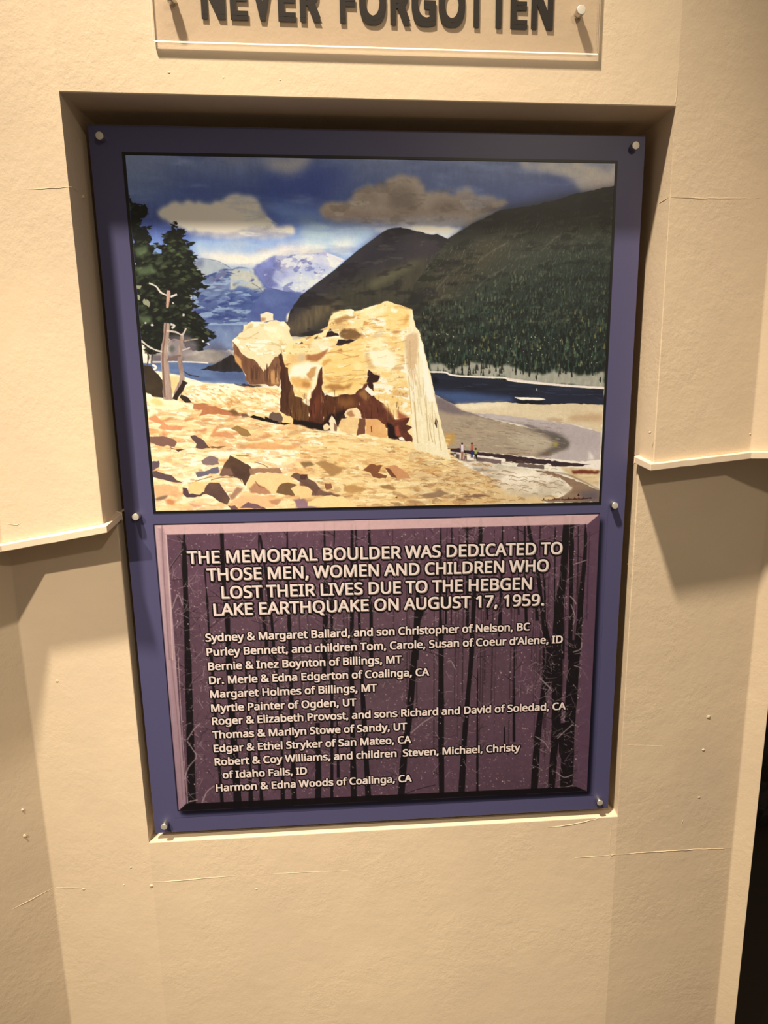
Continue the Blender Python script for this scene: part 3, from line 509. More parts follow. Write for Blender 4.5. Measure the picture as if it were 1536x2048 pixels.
    E([(408, 640), (440, 600), (440, 650), (410, 760), (385, 840), (372, 800), (395, 720)], (244, 226, 180), .9, 1, .8); E([(300, 890), (330, 880), (360, 800), (372, 850), (352, 940)], (248, 232, 186), .95, 1)
    E([(470, 860), (560, 860), (640, 845), (740, 840), (760, 900), (780, 1000), (640, 1000), (600, 1050), (480, 1130), (470, 1000)], (112, 70, 42), 1, 0, 1.4, tex=N(14, 18, 44, 3), col2=(76, 44, 34))
    E([(580, 880), (700, 860), (740, 930), (640, 960), (590, 940)], (150, 104, 56), .7, 5)
    E([(820, 740), (830, 680), (840, 640), (880, 680), (930, 700), (910, 740), (870, 750), (885, 830), (840, 790)], (66, 38, 36), 1, 0, 1.2)
    E([(725, 845), (760, 800), (830, 750), (840, 830), (900, 880), (960, 920), (1010, 960), (1050, 1040), (1110, 1040), (1170, 1030), (1140, 1090), (1190, 1110), (1150, 1140), (1190, 1180), (1190, 1235), (1120, 1215), (1000, 1195), (990, 1120), (900, 1060), (780, 1030), (770, 930)], (84, 48, 40), 1, 0, 1.6, tex=N(16, 16, 45, 3), col2=(124, 74, 50))
    E([(750, 840), (800, 790), (850, 860), (820, 900), (790, 880)], (150, 110, 66), .9, 2); E([(806, 800), (830, 780), (880, 850), (862, 858)], (250, 242, 214), 1, 0, .6)
    E([(940, 900), (1040, 920), (1120, 960), (1140, 1030), (1060, 1040), (980, 960)], (232, 190, 120), .8, 3, 1); E([(1060, 960), (1110, 1000), (1160, 1020), (1110, 1060), (1070, 1040)], (140, 70, 48), .8, 2)
    E([(985, 1070), (1040, 1100), (1060, 1180), (1100, 1215), (1000, 1195)], (44, 28, 30), 1, 1); E([(1050, 1110), (1080, 1090), (1100, 1180), (1060, 1180)], (160, 88, 66), .8, 1)
    E([(1080, 1195), (1110, 1185), (1135, 1215), (1090, 1215)], (246, 236, 214))
    E([(200, 1040), (480, 1080), (480, 1140), (400, 1120), (230, 1085)], (40, 26, 26), 1, 1)
    E([(470, 1060), (540, 1000), (660, 970), (700, 1040), (600, 1100), (480, 1140)], (48, 30, 30), .9, 2)
    for i in range(70):                                          # horizontal strata on the face
        x, y = rng.uniform(480, 1100), rng.uniform(200, 760)
        c.line('e', [(x, y), (x+rng.uniform(15, 50), y-rng.uniform(-4, 12)), (x+rng.uniform(60, 120), y-rng.uniform(0, 24))], (176, 132, 84) if i % 3 else (255, 246, 210), rng.uniform(.7, 1.8), rng.uniform(.3, .7))
    for i in range(60):                                          # drips of shade under the overhang
        x, y = rng.uniform(140, 1150), rng.uniform(880, 1080)
        c.line('e', [(x, y-rng.uniform(20, 90)), (x+rng.uniform(-8, 8), y)], (44, 28, 26) if i % 2 else (150, 104, 66), rng.uniform(.8, 2), rng.uniform(.3, .6))
    for i in range(40):
        x = rng.uniform(1120, 1400); y = 400+(x-1120)*2+rng.uniform(0, 300)
        c.line('e', [(x, y), (x+14, y+rng.uniform(40, 160))], (196, 170, 124) if i % 2 else (255, 248, 216), rng.uniform(.8, 2.4), .5)
    # stones at its foot
    E([(650, 1030), (640, 1000), (680, 960), (740, 950), (775, 985), (775, 1030), (700, 1040)], (238, 204, 152), 1, 0, .8); E([(655, 1000), (700, 970), (730, 1020), (690, 1030)], (156, 108, 70), .8, 1)
    E([(470, 1100), (500, 1075), (530, 1110), (500, 1135), (475, 1130)], (232, 200, 148)); E([(515, 1060), (540, 1015), (570, 1050), (580, 1130), (560, 1145), (530, 1130)], (232, 210, 168), 1, 0, .8); E([(555, 1070), (575, 1090), (580, 1140), (560, 1140)], (130, 100, 80), .9)
    E([(595, 1100), (620, 1040), (700, 1030), (760, 1040), (745, 1160), (680, 1165), (610, 1140)], (238, 202, 142), 1, 0, .8, tex=mid, col2=(210, 160, 102)); E([(760, 1040), (820, 1035), (810, 1160), (740, 1180)], (120, 82, 62), 1, 0, .8)
    E([(810, 1040), (900, 1040), (970, 1090), (990, 1150), (985, 1195), (880, 1185), (815, 1160)], (232, 182, 118), 1, 0, .8, tex=mid, col2=(214, 150, 92)); c.line('e', [(858, 1100), (862, 1150)], (110, 66, 40), 2)
    E([(30, 1030), (60, 985), (130, 1000), (150, 1040), (130, 1080), (60, 1060)], (112, 92, 78), 1, 0, .8); E([(145, 1010), (210, 1020), (228, 1050), (225, 1080), (140, 1075)], (236, 196, 128), 1, 0, .8)
    E([(0, 1020), (40, 1040), (120, 1080), (90, 1082), (0, 1060)], (44, 30, 28))
    # ---- pines on the left
    def foliage(k, pts, n, r=6.5, dark=(34, 38, 34)):
        P_ = c.px(k, pts); c.put(c.rough(P_, 3.2, 5), dark, 1)
        lo, hi = P_.min(0), P_.max(0); m_ = 0
        ctr = P_.mean(0)
        while m_ < n:
            x, y = rng.uniform(lo[0], hi[0]), rng.uniform(lo[1], hi[1]); m_ += 1
            if not inside(P_, x, y): continue
            k_ = rng.rand(); col = (28, 32, 30) if k_ < .45 else ((44, 52, 40) if k_ < .82 else ((70, 84, 56) if k_ < .95 else (98, 106, 70)))
            sgn = 1 if x > ctr[0] else -1; L = rng.uniform(r, 2.6*r)
            c.put(np.array([(x-sgn*L*.4, y-L*.1), (x+sgn*L*.1, y-L*.3), (x+sgn*L*.75, y+L*.1), (x+sgn*L*.2, y+L*.3)]), col, .7)
        A_ = P_; B_ = np.roll(P_, -1, 0)
        for a_, b_ in zip(A_, B_):                              # needle tufts along the edge
            d_ = b_-a_; L_ = np.hypot(*d_)
            for j in range(int(L_/5)):
                q = a_+d_*rng.rand(); sgn = 1 if q[0] > ctr[0] else -1; L = rng.uniform(r*.7, r*1.7)
                c.put(np.array([(q[0]-sgn*L*.6, q[1]-L*.25), (q[0]+sgn*L*.8, q[1]+rng.uniform(-L*.5, L*.15)), (q[0]-sgn*L*.3, q[1]+L*.35)]), dark, 1)
    foliage('a', [(95, 370), (130, 420), (190, 440), (235, 460), (230, 510), (190, 540), (180, 600), (255, 600), (220, 650), (270, 690), (250, 720), (290, 770), (330, 900), (420, 1200), (440, 1317), (160, 1317)], 420, 5)
    foliage('a', [(440, 560), (450, 620), (515, 625), (490, 690), (570, 720), (520, 760), (560, 790), (600, 820), (570, 880), (670, 970), (600, 1010), (680, 1035), (560, 1050), (620, 1085), (520, 1100), (610, 1180), (540, 1210), (600, 1240), (680, 1317), (240, 1317), (220, 1100), (250, 900), (290, 830), (350, 790), (295, 720), (380, 740), (350, 650), (400, 640)], 560, 5.5)
    foliage('d', [(100, 60), (480, 60), (500, 130), (440, 200), (560, 300), (620, 380), (700, 420), (640, 470), (580, 545), (480, 520), (450, 460), (330, 440), (280, 560), (160, 560), (110, 400)], 420, 6)
    for i in range(60):                                          # mossy lights
        x, y = c.px('a', [(rng.uniform(130, 520), rng.uniform(700, 1250))])[0]; c.blob(x, y, rng.uniform(3, 9), rng.uniform(2, 5), (100, 116, 78), .4, 9, .5, -.4, 1)
    for k, pts in (('a', [(140, 750), (220, 740), (250, 790), (160, 830)]), ('a', [(150, 900), (260, 880), (320, 930), (170, 960)]), ('d', [(110, 270), (200, 280), (200, 330), (120, 330)])):
        c.poly(k, pts, (112, 130, 92), .7, 3)
    for x, y in ((165, 1110), (215, 1140), (240, 1160), (180, 1040)):
        X, Y = c.px('a', [(x, y)])[0]; c.blob(X, Y, 4, 6, (176, 176, 140), .8, 8, .5)
    for x, y in ((160, 330), (210, 345), (450, 270), (600, 470), (640, 490), (370, 178)):
        X, Y = c.px('d', [(x, y)])[0]; c.blob(X, Y, 2.4, 2, (226, 218, 200), .9, 6, .5)
    # bark, snags and branches
    c.poly('d', [(120, 640), (200, 660), (260, 730), (300, 800), (310, 915), (240, 900), (150, 860), (130, 740)], (58, 48, 44), 1, 0, 1.2, mid, (84, 72, 52))
    c.poly('d', [(330, 430), (480, 420), (560, 480), (560, 560), (440, 600), (330, 600)], (120, 110, 116), .8, 5)
    c.line('d', [(322, 330, 40), (315, 450, 42), (300, 520, 44), (305, 620, 60), (320, 780, 62), (330, 920, 74)], (186, 164, 146), rough=.5, tex=vert, col2=(150, 124, 110))
    c.line('d', [(318, 330, 12), (305, 450, 10), (290, 600, 14), (305, 900, 16)], (120, 92, 80), a=.8)
    c.line('d', [(440, 420, 26), (425, 540, 30), (425, 640, 34), (440, 760, 40), (400, 850, 34), (385, 920, 40)], (180, 160, 144), rough=.4, tex=vert, col2=(128, 104, 92))
    c.poly('d', [(440, 770), (485, 790), (440, 860), (400, 925), (365, 910), (400, 850)], (62, 48, 44), 1, 0, 1)
    c.poly('d', [(430, 880), (480, 900), (512, 945), (470, 940), (420, 900)], (66, 52, 48), 1, 0, 1)
    for pts, w_, col in (([(120, 460), (180, 510), (240, 540), (285, 550)], 3.4, (206, 196, 176)), ([(185, 25), (240, 50), (275, 95), (330, 120)], 3, (220, 208, 190)), ([(350, 130), (400, 110)], 3, (220, 206, 190)),
                          ([(335, 80, 26), (333, 130, 28), (325, 215, 14)], 6, (196, 152, 130)), ([(320, 390), (390, 400), (440, 420), (470, 370)], 3.4, (196, 180, 164)), ([(330, 500), (360, 465), (400, 460), (440, 500)], 2.4, (150, 130, 118)),
                          ([(455, 470), (500, 460), (560, 452)], 2, (170, 150, 130)), ([(320, 620), (380, 590), (430, 580)], 3.4, (128, 104, 92)), ([(440, 540), (500, 520)], 2, (200, 188, 170)), ([(450, 700), (500, 730), (570, 740)], 1.8, (60, 50, 50)),
                          ([(205, 640), (210, 570), (230, 540)], 2.6, (60, 54, 46)), ([(170, 660), (180, 580), (150, 540)], 3, (96, 84, 66)), ([(210, 650), (240, 670), (220, 690)], 4, (230, 222, 204)), ([(350, 340), (380, 350), (360, 372)], 4, (200, 192, 176))):
        c.line('d', pts, col, w_, 1, rough=.25)
    c.poly('d', [(340, 510), (370, 500), (385, 530), (365, 560), (340, 550)], (96, 100, 90), .9, 2)
    c.poly('d', [(160, 885), (220, 900), (300, 920), (340, 940), (420, 935), (480, 950), (400, 1000), (200, 980), (165, 920)], (250, 232, 178), .9, 1, 1.5)
    for pts in ([(185, 930), (230, 900), (280, 925), (300, 965)],): c.poly('d', pts+[(250, 970)], (240, 196, 116), .8, 2)
    # signature squiggle at the lower right
    x = 1008
    while x < 1395:
        d = rng.uniform(7, 15); H_ = rng.choice([5, 7, 8, 18], p=[.35, .3, .2, .15]); y = 1386-(x-1010)*.04
        c.line('f', [(x, y), (x+d*.6, y-H_), (x+d*.45, y-1), (x+d*.8, y+rng.uniform(-2, 2)), (x+d, y-H_*.4)], (58, 22, 14), rng.uniform(.7, 1.2), .8); x += d+(8 if rng.rand() < .12 else 0)
    c.line('f', [(1180, 1385), (1230, 1375), (1300, 1380), (1390, 1362)], (58, 22, 14), 1.2, .8); c.poly('f', [(1285, 1350), (1293, 1330), (1302, 1350)], (50, 22, 14))
    # pigment strength: deeper darks, slightly greyer colour
    x_ = np.clip(c.im/255, 0, 1); x_ = x_*.5+(x_*x_*(3-2*x_))*.5
    g3 = x_.mean(2, keepdims=True); c.im = 255*(g3+(x_-g3)*.86)
    # paper and pigment grain
    g_ = c.noise(2.2, 2.2, 71, 2)
    c.im *= (1+.035*g_+.03*fine)[..., None]
    # thin black keyline is a separate part; crop is exact here
    return np.clip(c.im, 0, 255)
CAP = (-0.4180, 0.0080, 0.4250, 0.6075)       # caption print with its printed drop shadow, metres on the sign face
BLUE = (80, 76, 103)
def paint_caption(w=810, h=576):
    c = Canvas(*CAP, w, h, BLUE)
    N = c.noise; mid = N(26, 26, 2, 4); fine = N(5, 5, 3, 3); soft = N(120, 90, 5, 3)
    TL, TR, BR, BL = (307.7, 1049.5), (1199.6, 1027.5), (1173.5, 1582), (356.5, 1622)
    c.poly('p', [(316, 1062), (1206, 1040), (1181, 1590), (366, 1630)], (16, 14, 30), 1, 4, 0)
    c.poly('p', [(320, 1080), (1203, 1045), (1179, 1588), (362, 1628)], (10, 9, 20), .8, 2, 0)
    c.poly('p', [TL, TR, BR, BL], (104, 76, 88), 1, 0, 0)
    reg = c.mask(c.px('p', [TL, TR, BR, BL])); x0, y0, x1, y1, m = reg
    yy, xx = np.mgrid[y0:y1, x0:x1].astype(float)
    t = np.clip((yy-y0)/(y1-y0), 0, 1); u = (xx-x0)/(x1-x0)
    col = np.array((94, 66, 78.))*(1-t[..., None])+np.array((82, 60, 69.))*t[..., None]
    dk = np.clip(1-np.hypot((u-.42)/.5, (t-.5)/.45), 0, 1)*.35
    col = col*(1-dk[..., None])+np.array((80, 70, 64.))*dk[..., None]
    col *= (1+.05*mid+.05*fine+.06*soft)[y0:y1, x0:x1, None]
    c.im[y0:y1, x0:x1] = c.im[y0:y1, x0:x1]*(1-m[..., None])+col*m[..., None]
    inner = c.px('p', [(333, 1069), (1176, 1048), (1152, 1574), (372, 1608)])
    def speck(n, colr, rmin, rmax, a):
        for i in range(n):
            u_, v_ = rng.rand(2)
            top = inner[0]*(1-u_)+inner[1]*u_; bot = inner[3]*(1-u_)+inner[2]*u_; q = top*(1-v_)+bot*v_
            c.blob(q[0], q[1], rng.uniform(rmin, rmax), rng.uniform(rmin, rmax), colr, a*rng.uniform(.4, 1), 5, .4)
    for i in range(60):                                          # faint background stems
        u_ = rng.rand(); v0 = rng.uniform(0, .3); v1 = v0+rng.uniform(.2, .7)
        if rng.rand() < .6: u_ = u_*.45+.55
        p0 = (1-u_)*inner[0]+u_*inner[1]; p1 = (1-u_)*inner[3]+u_*inner[2]
        a_ = p0*(1-v0)+p1*v0; b_ = p0*(1-v1)+p1*v1; w_ = rng.uniform(.6, 1.8)
        c.put(np.array([a_-(w_*.5, 0), a_+(w_*.5, 0), b_+(w_, 0), b_-(w_, 0)]), (54, 38, 42), .7)
    speck(3000, (170, 138, 136), .5, 1.3, .85)
    trunks = [('c1', [(266, 118, 8), (262, 230, 12), (262, 300, 32), (275, 650, 32), (290, 1150, 40)]), ('c4', [(213, 10, 42), (228, 520, 50), (248, 1200, 56)]),
              ('c1', [(548, 108, 14), (552, 190, 26), (570, 600, 28), (595, 850, 34), (605, 1150, 38)]), ('c4', [(528, 20, 40), (552, 500, 48), (575, 800, 50), (600, 1225, 58)]),
              ('c1', [(418, 440, 6), (440, 700, 12), (455, 950, 16), (470, 1150, 18)]), ('c4', [(395, 40, 18), (440, 700, 22), (480, 1205, 26)]),
              ('c1', [(836, 110, 6), (838, 400, 14), (862, 700, 18), (885, 930, 22), (900, 1100, 20)]), ('c1', [(845, 190, 10), (890, 500, 16), (935, 850, 20), (955, 1150, 24)]),
              ('c4', [(655, 20, 14), (680, 600, 18), (700, 1215, 36)]), ('c4', [(738, 40, 12), (760, 800, 20), (785, 1210, 24)]), ('c4', [(885, 40, 24), (930, 600, 20), (945, 1195, 30)]),
              ('c1', [(1053, 95, 8), (1058, 500, 18), (1070, 880, 22), (1080, 1150, 26)]), ('c4', [(1000, 20, 26), (1012, 500, 30), (1022, 800, 30), (1032, 1190, 42)]),
              ('c2', [(186, 85, 6), (190, 300, 14), (200, 600, 24), (195, 850, 36), (190, 1150, 40)]), ('c5', [(190, 20, 36), (185, 200, 30)]), ('c5', [(135, 560, 30), (140, 800, 42), (140, 1180, 48)]),
              ('c2', [(262, 80, 5), (264, 200, 12), (245, 700, 16), (245, 1150, 18)]), ('c5', [(245, 10, 20), (245, 1160, 26)]), ('c5', [(285, 540, 10), (295, 980, 24)]),
              ('c2', [(402, 78, 12), (400, 150, 16), (400, 700, 26), (395, 1150, 30)]), ('c5', [(395, 10, 36), (405, 700, 38), (415, 1160, 48)]),
              ('c2', [(425, 80, 10), (430, 200, 14), (450, 700, 18), (460, 1000, 26)]), ('c2', [(530, 78, 16), (533, 250, 18), (545, 700, 24), (548, 1150, 28)]), ('c5', [(470, 110, 24), (490, 500, 34), (525, 1135, 44)]),
              ('c2', [(1085, 62, 6), (1080, 250, 14), (1078, 700, 22), (1082, 1150, 38)]), ('c5', [(1083, 10, 38), (1083, 600, 42), (1088, 1110, 38)]),
              ('c2', [(1130, 110, 5), (1120, 880, 14)]), ('c2', [(1165, 130, 5), (1160, 880, 12)]), ('c2', [(1282, 70, 5), (1285, 250, 14), (1285, 870, 22)]),
              ('c2', [(905, 560, 12), (905, 700, 40), (900, 850, 46), (885, 1150, 48)]), ('c5', [(880, 10, 46), (840, 500, 44), (800, 800, 50), (775, 1150, 56)]),
              ('c2', [(960, 720, 8), (935, 790, 22), (910, 850, 30)]),
              ('c3', [(297, 168, 18), (292, 260, 30), (290, 380, 36), (235, 900, 36), (205, 1500, 44)]), ('c3', [(505, 230, 10), (490, 900, 24), (475, 1200, 30), (468, 1310, 20)]),
              ('c5', [(1320, 10, 30), (1285, 400, 34), (1262, 700, 38), (1240, 1100, 50)]), ('c5', [(1365, 140, 6), (1362, 600, 14), (1362, 1090, 20)]),
              ('c3', [(718, 250, 14), (720, 700, 20), (735, 1270, 34)]), ('c3', [(738, 158, 22), (775, 370, 30), (835, 660, 30), (880, 1000, 40), (920, 1290, 50), (975, 1500, 80)]),
              ('c3', [(865, 250, 6), (865, 560, 10), (905, 800, 14), (920, 1400, 16)]), ('c3', [(1112, 160, 40), (1112, 300, 62), (1085, 750, 62), (1050, 1000, 80), (1040, 1300, 112), (1050, 1530, 90)]),
              ('c3', [(1180, 160, 24), (1168, 320, 40), (1160, 1000, 40), (1150, 1530, 44)]), ('c3', [(1300, 200, 14), (1298, 500, 36), (1270, 800, 44), (1240, 1200, 54), (1215, 1500, 66)]),
              ('c3', [(1230, 250, 5), (1225, 1400, 10)]), ('c3', [(1010, 260, 5), (1000, 1400, 12)]), ('c3', [(1340, 300, 8), (1310, 1150, 14)]), ('c3', [(830, 1000, 30), (835, 1160, 30)]), ('c3', [(160, 180, 6), (160, 380, 12), (165, 1250, 30)]),
              ('c3', [(20, 300, 5), (12, 1200, 10)]), ('c3', [(650, 250, 5), (660, 1100, 10)]), ('c3', [(350, 900, 10), (360, 1150, 20)]),
              ('c6', [(1075, 0, 60), (1055, 350, 96), (1052, 700, 84), (1030, 1000, 64), (1005, 1350, 66)]), ('c6', [(1005, 80, 70), (990, 300, 90), (945, 450, 56), (900, 720, 52), (872, 1000, 62), (850, 1350, 62)]),
              ('c6', [(1225, 0, 90), (1190, 450, 100), (1170, 800, 92), (1150, 1100, 112), (1140, 1325, 110)]), ('c6', [(1100, 750, 60), (1110, 1000, 70), (1150, 1100, 60)]), ('c6', [(672, 50, 10), (668, 500, 18), (668, 920, 22)]), ('c6', [(582, 780, 8), (582, 930, 10)]),
              ('c6', [(940, 60, 16), (935, 400, 24)])]
    before = c.im.copy()
    for k, pts in trunks: c.line(k, pts, (22, 17, 20), rough=.35)
    def twig(x, y, L, ang, col, w_, a=.8, depth=1):
        P_ = [(x, y)]; bend = rng.uniform(-.5, .5)
        for j in range(4): x += cos(ang)*L/4; y += sin(ang)*L/4; ang += bend*.35; P_.append((x, y))
        A_ = np.array(P_); d = np.gradient(A_, axis=0); n_ = np.stack([-d[:, 1], d[:, 0]], 1)/(np.hypot(d[:, 0], d[:, 1])[:, None]+1e-6)
        W_ = np.linspace(w_, w_*.4, len(A_))[:, None]/2
        c.put(np.concatenate([A_+n_*W_, (A_-n_*W_)[::-1]]), col, a)
        if depth and rng.rand() < .8:
            twig(P_[2][0], P_[2][1], L*.6, ang+rng.choice([-.8, .8]), col, w_*.7, a, depth-1)
    for k, pts in trunks:
        Pq = c.px(k, [p[:2] for p in pts])
        if pts[-1][2] < 14: continue
        for j in range(4):
            i = rng.randint(len(Pq)-1); q = Pq[i]+(Pq[i+1]-Pq[i])*rng.rand(); side = rng.choice([0, pi])
            twig(q[0], q[1], rng.uniform(14, 40), side+rng.uniform(-1.0, -.2)*(1 if side == 0 else -1), (34, 25, 28), 1.5, .85)
            if rng.rand() < .6: twig(q[0]+rng.uniform(-16, 16), q[1], rng.uniform(10, 30), rng.uniform(-pi, 0), (158, 134, 132), 1.2, .6)
    for bxk, box, n in (('c6', (860, 0, 1300, 1300), 220), ('c3', (1080, 600, 1330, 1530), 50), ('c3', (900, 600, 1080, 1000), 20), ('c2', (60, 560, 420, 1150), 110), ('c4', (420, 0, 1200, 1100), 170), ('c1', (160, 500, 420, 1100), 50), ('c2', (500, 130, 1500, 1100), 110), ('c3', (0, 250, 1080, 1400), 90), ('c5', (600, 100, 1500, 1090), 60), ('c1', (500, 200, 1500, 1100), 90), ('c4', (140, 0, 400, 1200), 90), ('c6', (700, 80, 960, 560), 30)):
        for i in range(n):
            q = c.px(bxk, [(rng.uniform(box[0], box[2]), rng.uniform(box[1], box[3]))])[0]
            twig(q[0], q[1], rng.uniform(8, 26), rng.uniform(-pi, pi), (158, 136, 134) if rng.rand() < .55 else (44, 32, 36), rng.uniform(.8, 1.5), .6)
    for k, pts, w_ in (('c6', [(1060, 890), (1120, 830), (1200, 760)], 2), ('c6', [(1050, 1190), (1120, 1240), (1200, 1215)], 2), ('c6', [(1060, 1330), (1130, 1330), (1200, 1310)], 2), ('c6', [(900, 340), (960, 400), (1000, 440)], 2.4), ('c6', [(860, 870), (940, 920), (980, 980)], 2),
                       ('c6', [(1210, 230), (1280, 260), (1340, 360)], 1.8), ('c6', [(1200, 110), (1270, 80), (1280, 20)], 2.2), ('c6', [(60, 200), (100, 190), (140, 265)], 1.8), ('c4', [(320, 1180), (360, 1090), (420, 1040)], 2.2), ('c4', [(210, 700), (250, 760), (280, 820), (220, 900), (185, 1000)], 2),
                       ('c4', [(210, 690), (260, 610), (310, 560)], 2), ('c4', [(290, 1150), (220, 1165)], 2.4), ('c5', [(850, 640), (940, 560), (1020, 510)], 2), ('c1', [(170, 760), (215, 650), (250, 730)], 2), ('c3', [(1180, 620), (1240, 600), (1330, 570)], 1.8), ('c3', [(1150, 920), (1190, 960), (1210, 1000)], 2.4),
                       ('c3', [(1160, 1000), (1200, 1120), (1180, 1200)], 1.8), ('c1', [(255, 300), (160, 430), (140, 470)], 1.6), ('c5', [(820, 1100), (900, 1070), (1040, 1035)], 1.6)):
        c.line(k, pts, (150, 128, 124), w_, .8)
    c.line('c5', [(805, 1105), (900, 1070), (1040, 1035)], (30, 22, 24), 2, .9); c.line('c1', [(262, 300), (200, 380), (140, 470)], (40, 28, 30), 2, .8); c.line('c1', [(258, 300), (230, 240), (160, 120)], (60, 44, 46), 1.6, .7)
    speck(900, (206, 180, 172), .6, 1.5, .9)
    full = np.zeros((c.h, c.w, 1)); full[y0:y1, x0:x1, 0] = m
    c.im = before*(1-full)+c.im*full                              # the forest stays on the plate
    # bevelled border of the plate (printed): light top and left, dark foot, plum right
    c.poly('p', [TL, TR, (1176, 1048), (333, 1069)], (216, 178, 170), .88, 0, 0)
    c.poly('p', [TL, (333, 1069), (372.5, 1608), BL], (204, 172, 168), .82, 0, 0, None, (150, 122, 132), 6, (60, 560))
    c.poly('p', [(318, 1056), (328, 1056), (370, 1600), (362, 1610)], (150, 118, 118), .5, 1, 0)
    for k, pts, w_ in (('c1', [(92, 118), (102, 400), (120, 700), (150, 1150)], 2), ('c4', [(85, 60), (140, 600), (175, 1150)], 1.6), ('c4', [(75, 300), (120, 900), (150, 1200)], 1)):
        c.line(k, pts, (116, 90, 92), w_, .6)
    c.line('c1', [(125, 190), (150, 600), (175, 1150)], (206, 178, 166), 1.6, .7)
    c.line('c4', [(140, 50), (175, 700), (215, 1190)], (206, 178, 166), 1.2, .6)
    c.poly('p', [TR, BR, (1152, 1574), (1176, 1048)], (88, 62, 78), .7, 0, 0)
    c.poly('p', [BL, BR, (1152, 1573), (372.5, 1607)], (14, 10, 13), .97, 0, 0)
    for (a_, b_) in ((TL, TR), (TL, BL)): c.line('p', [a_, b_], (26, 20, 32), 2.2)
    c.im *= 1+.03*fine[..., None]*full                            # ground colour stays exact outside the plate
    return np.clip(c.im, 0, 255)
# ---------- helpers ----------
def lin(c):
    c = np.asarray(c, float)/255
    return np.where(c <= .04045, c/12.92, ((c+.055)/1.055)**2.4)
def tag(o, label=None, cat=None, group=None, kind=None):
    if label: o['label'] = label
    if cat: o['category'] = cat
    if group: o['group'] = group
    if kind: o['kind'] = kind
    return o
def empty(name, loc):
    o = bpy.data.objects.new(name, None); COL.objects.link(o); o.location = loc; o.empty_display_size = .05
    return o
def link(name, me, mats, parent=None, loc=None):
    o = bpy.data.objects.new(name, me); COL.objects.link(o)
    for m in (mats if isinstance(mats, (list, tuple)) else [mats]): me.materials.append(m) if len(me.materials) < 4 and m.name not in [q.name for q in me.materials if q] else None
    if loc is not None: o.location = loc
    if parent is not None:
        o.parent = parent
        o.matrix_parent_inverse = Matrix.Translation(-Vector(parent.location))   # parts are modelled in world coordinates
    return o
def obj(name, bm, mats, parent=None, smooth=False, loc=None):
    me = bpy.data.meshes.new(name); bm.normal_update(); bm.to_mesh(me); bm.free()
    if smooth: me.polygons.foreach_set('use_smooth', [True]*len(me.polygons))
    return link(name, me, mats, parent, loc)
def box(bm, a, b, mi=0):
    v = [bm.verts.new((x, y, z)) for x in (a[0], b[0]) for y in (a[1], b[1]) for z in (a[2], b[2])]
    for f in ((0, 1, 3, 2), (4, 6, 7, 5), (0, 4, 5, 1), (2, 3, 7, 6), (0, 2, 6, 4), (1, 5, 7, 3)):
        bm.faces.new([v[i] for i in f]).material_index = mi
    return v
def lathe(bm, prof, origin, axis_y=-1, seg=28):
    """profile (radius, distance out from the wall)"""
    rings = []
    for r, d in prof:
        rings.append([bm.verts.new((origin[0]+r*cos(2*pi*i/seg), origin[1]-d, origin[2]+r*sin(2*pi*i/seg))) for i in range(seg)])
    for a, b in zip(rings, rings[1:]):
        for i in range(seg): bm.faces.new((a[i], a[(i+1) % seg], b[(i+1) % seg], b[i]))
    bm.faces.new(rings[-1]); bm.faces.new(rings[0][::-1])
def tube(bm, pts, r, seg=6):
    pts = [Vector(p) for p in pts]; rings = []
    for i, p in enumerate(pts):
        d = (pts[min(i+1, len(pts)-1)]-pts[max(i-1, 0)]).normalized(); u = d.cross(Vector((0, 1, .2))).normalized(); v = d.cross(u)
        rr = (r[i] if isinstance(r, (list, tuple)) else r)
        rings.append([bm.verts.new(p+(u*cos(2*pi*k/seg)+v*sin(2*pi*k/seg))*rr) for k in range(seg)])
    for a, b in zip(rings, rings[1:]):
        for k in range(seg): bm.faces.new((a[k], a[(k+1) % seg], b[(k+1) % seg], b[k]))
    bm.faces.new(rings[0][::-1]); bm.faces.new(rings[-1])
# rays of the measured photograph, in metres
def ray(px, py):
    d = RM.T @ np.array([(px-CX_)/F_, (py-CY_)/F_, 1.0])
    return Vector((EYE[0], EYE[2], ZC-EYE[1])), Vector((d[0], d[2], -d[1]))
def hit_y(px, py, y):
    o, d = ray(px, py); return o+d*((y-o.y)/d.y)
def hit_plan(px, py, p, q):
    """hit the upright plane through plan points p and q"""
    o, d = ray(px, py); n = Vector((-(q[1]-p[1]), q[0]-p[0], 0)); P = Vector((p[0], p[1], 0))
    return o+d*((P-o).dot(n)/d.dot(n))
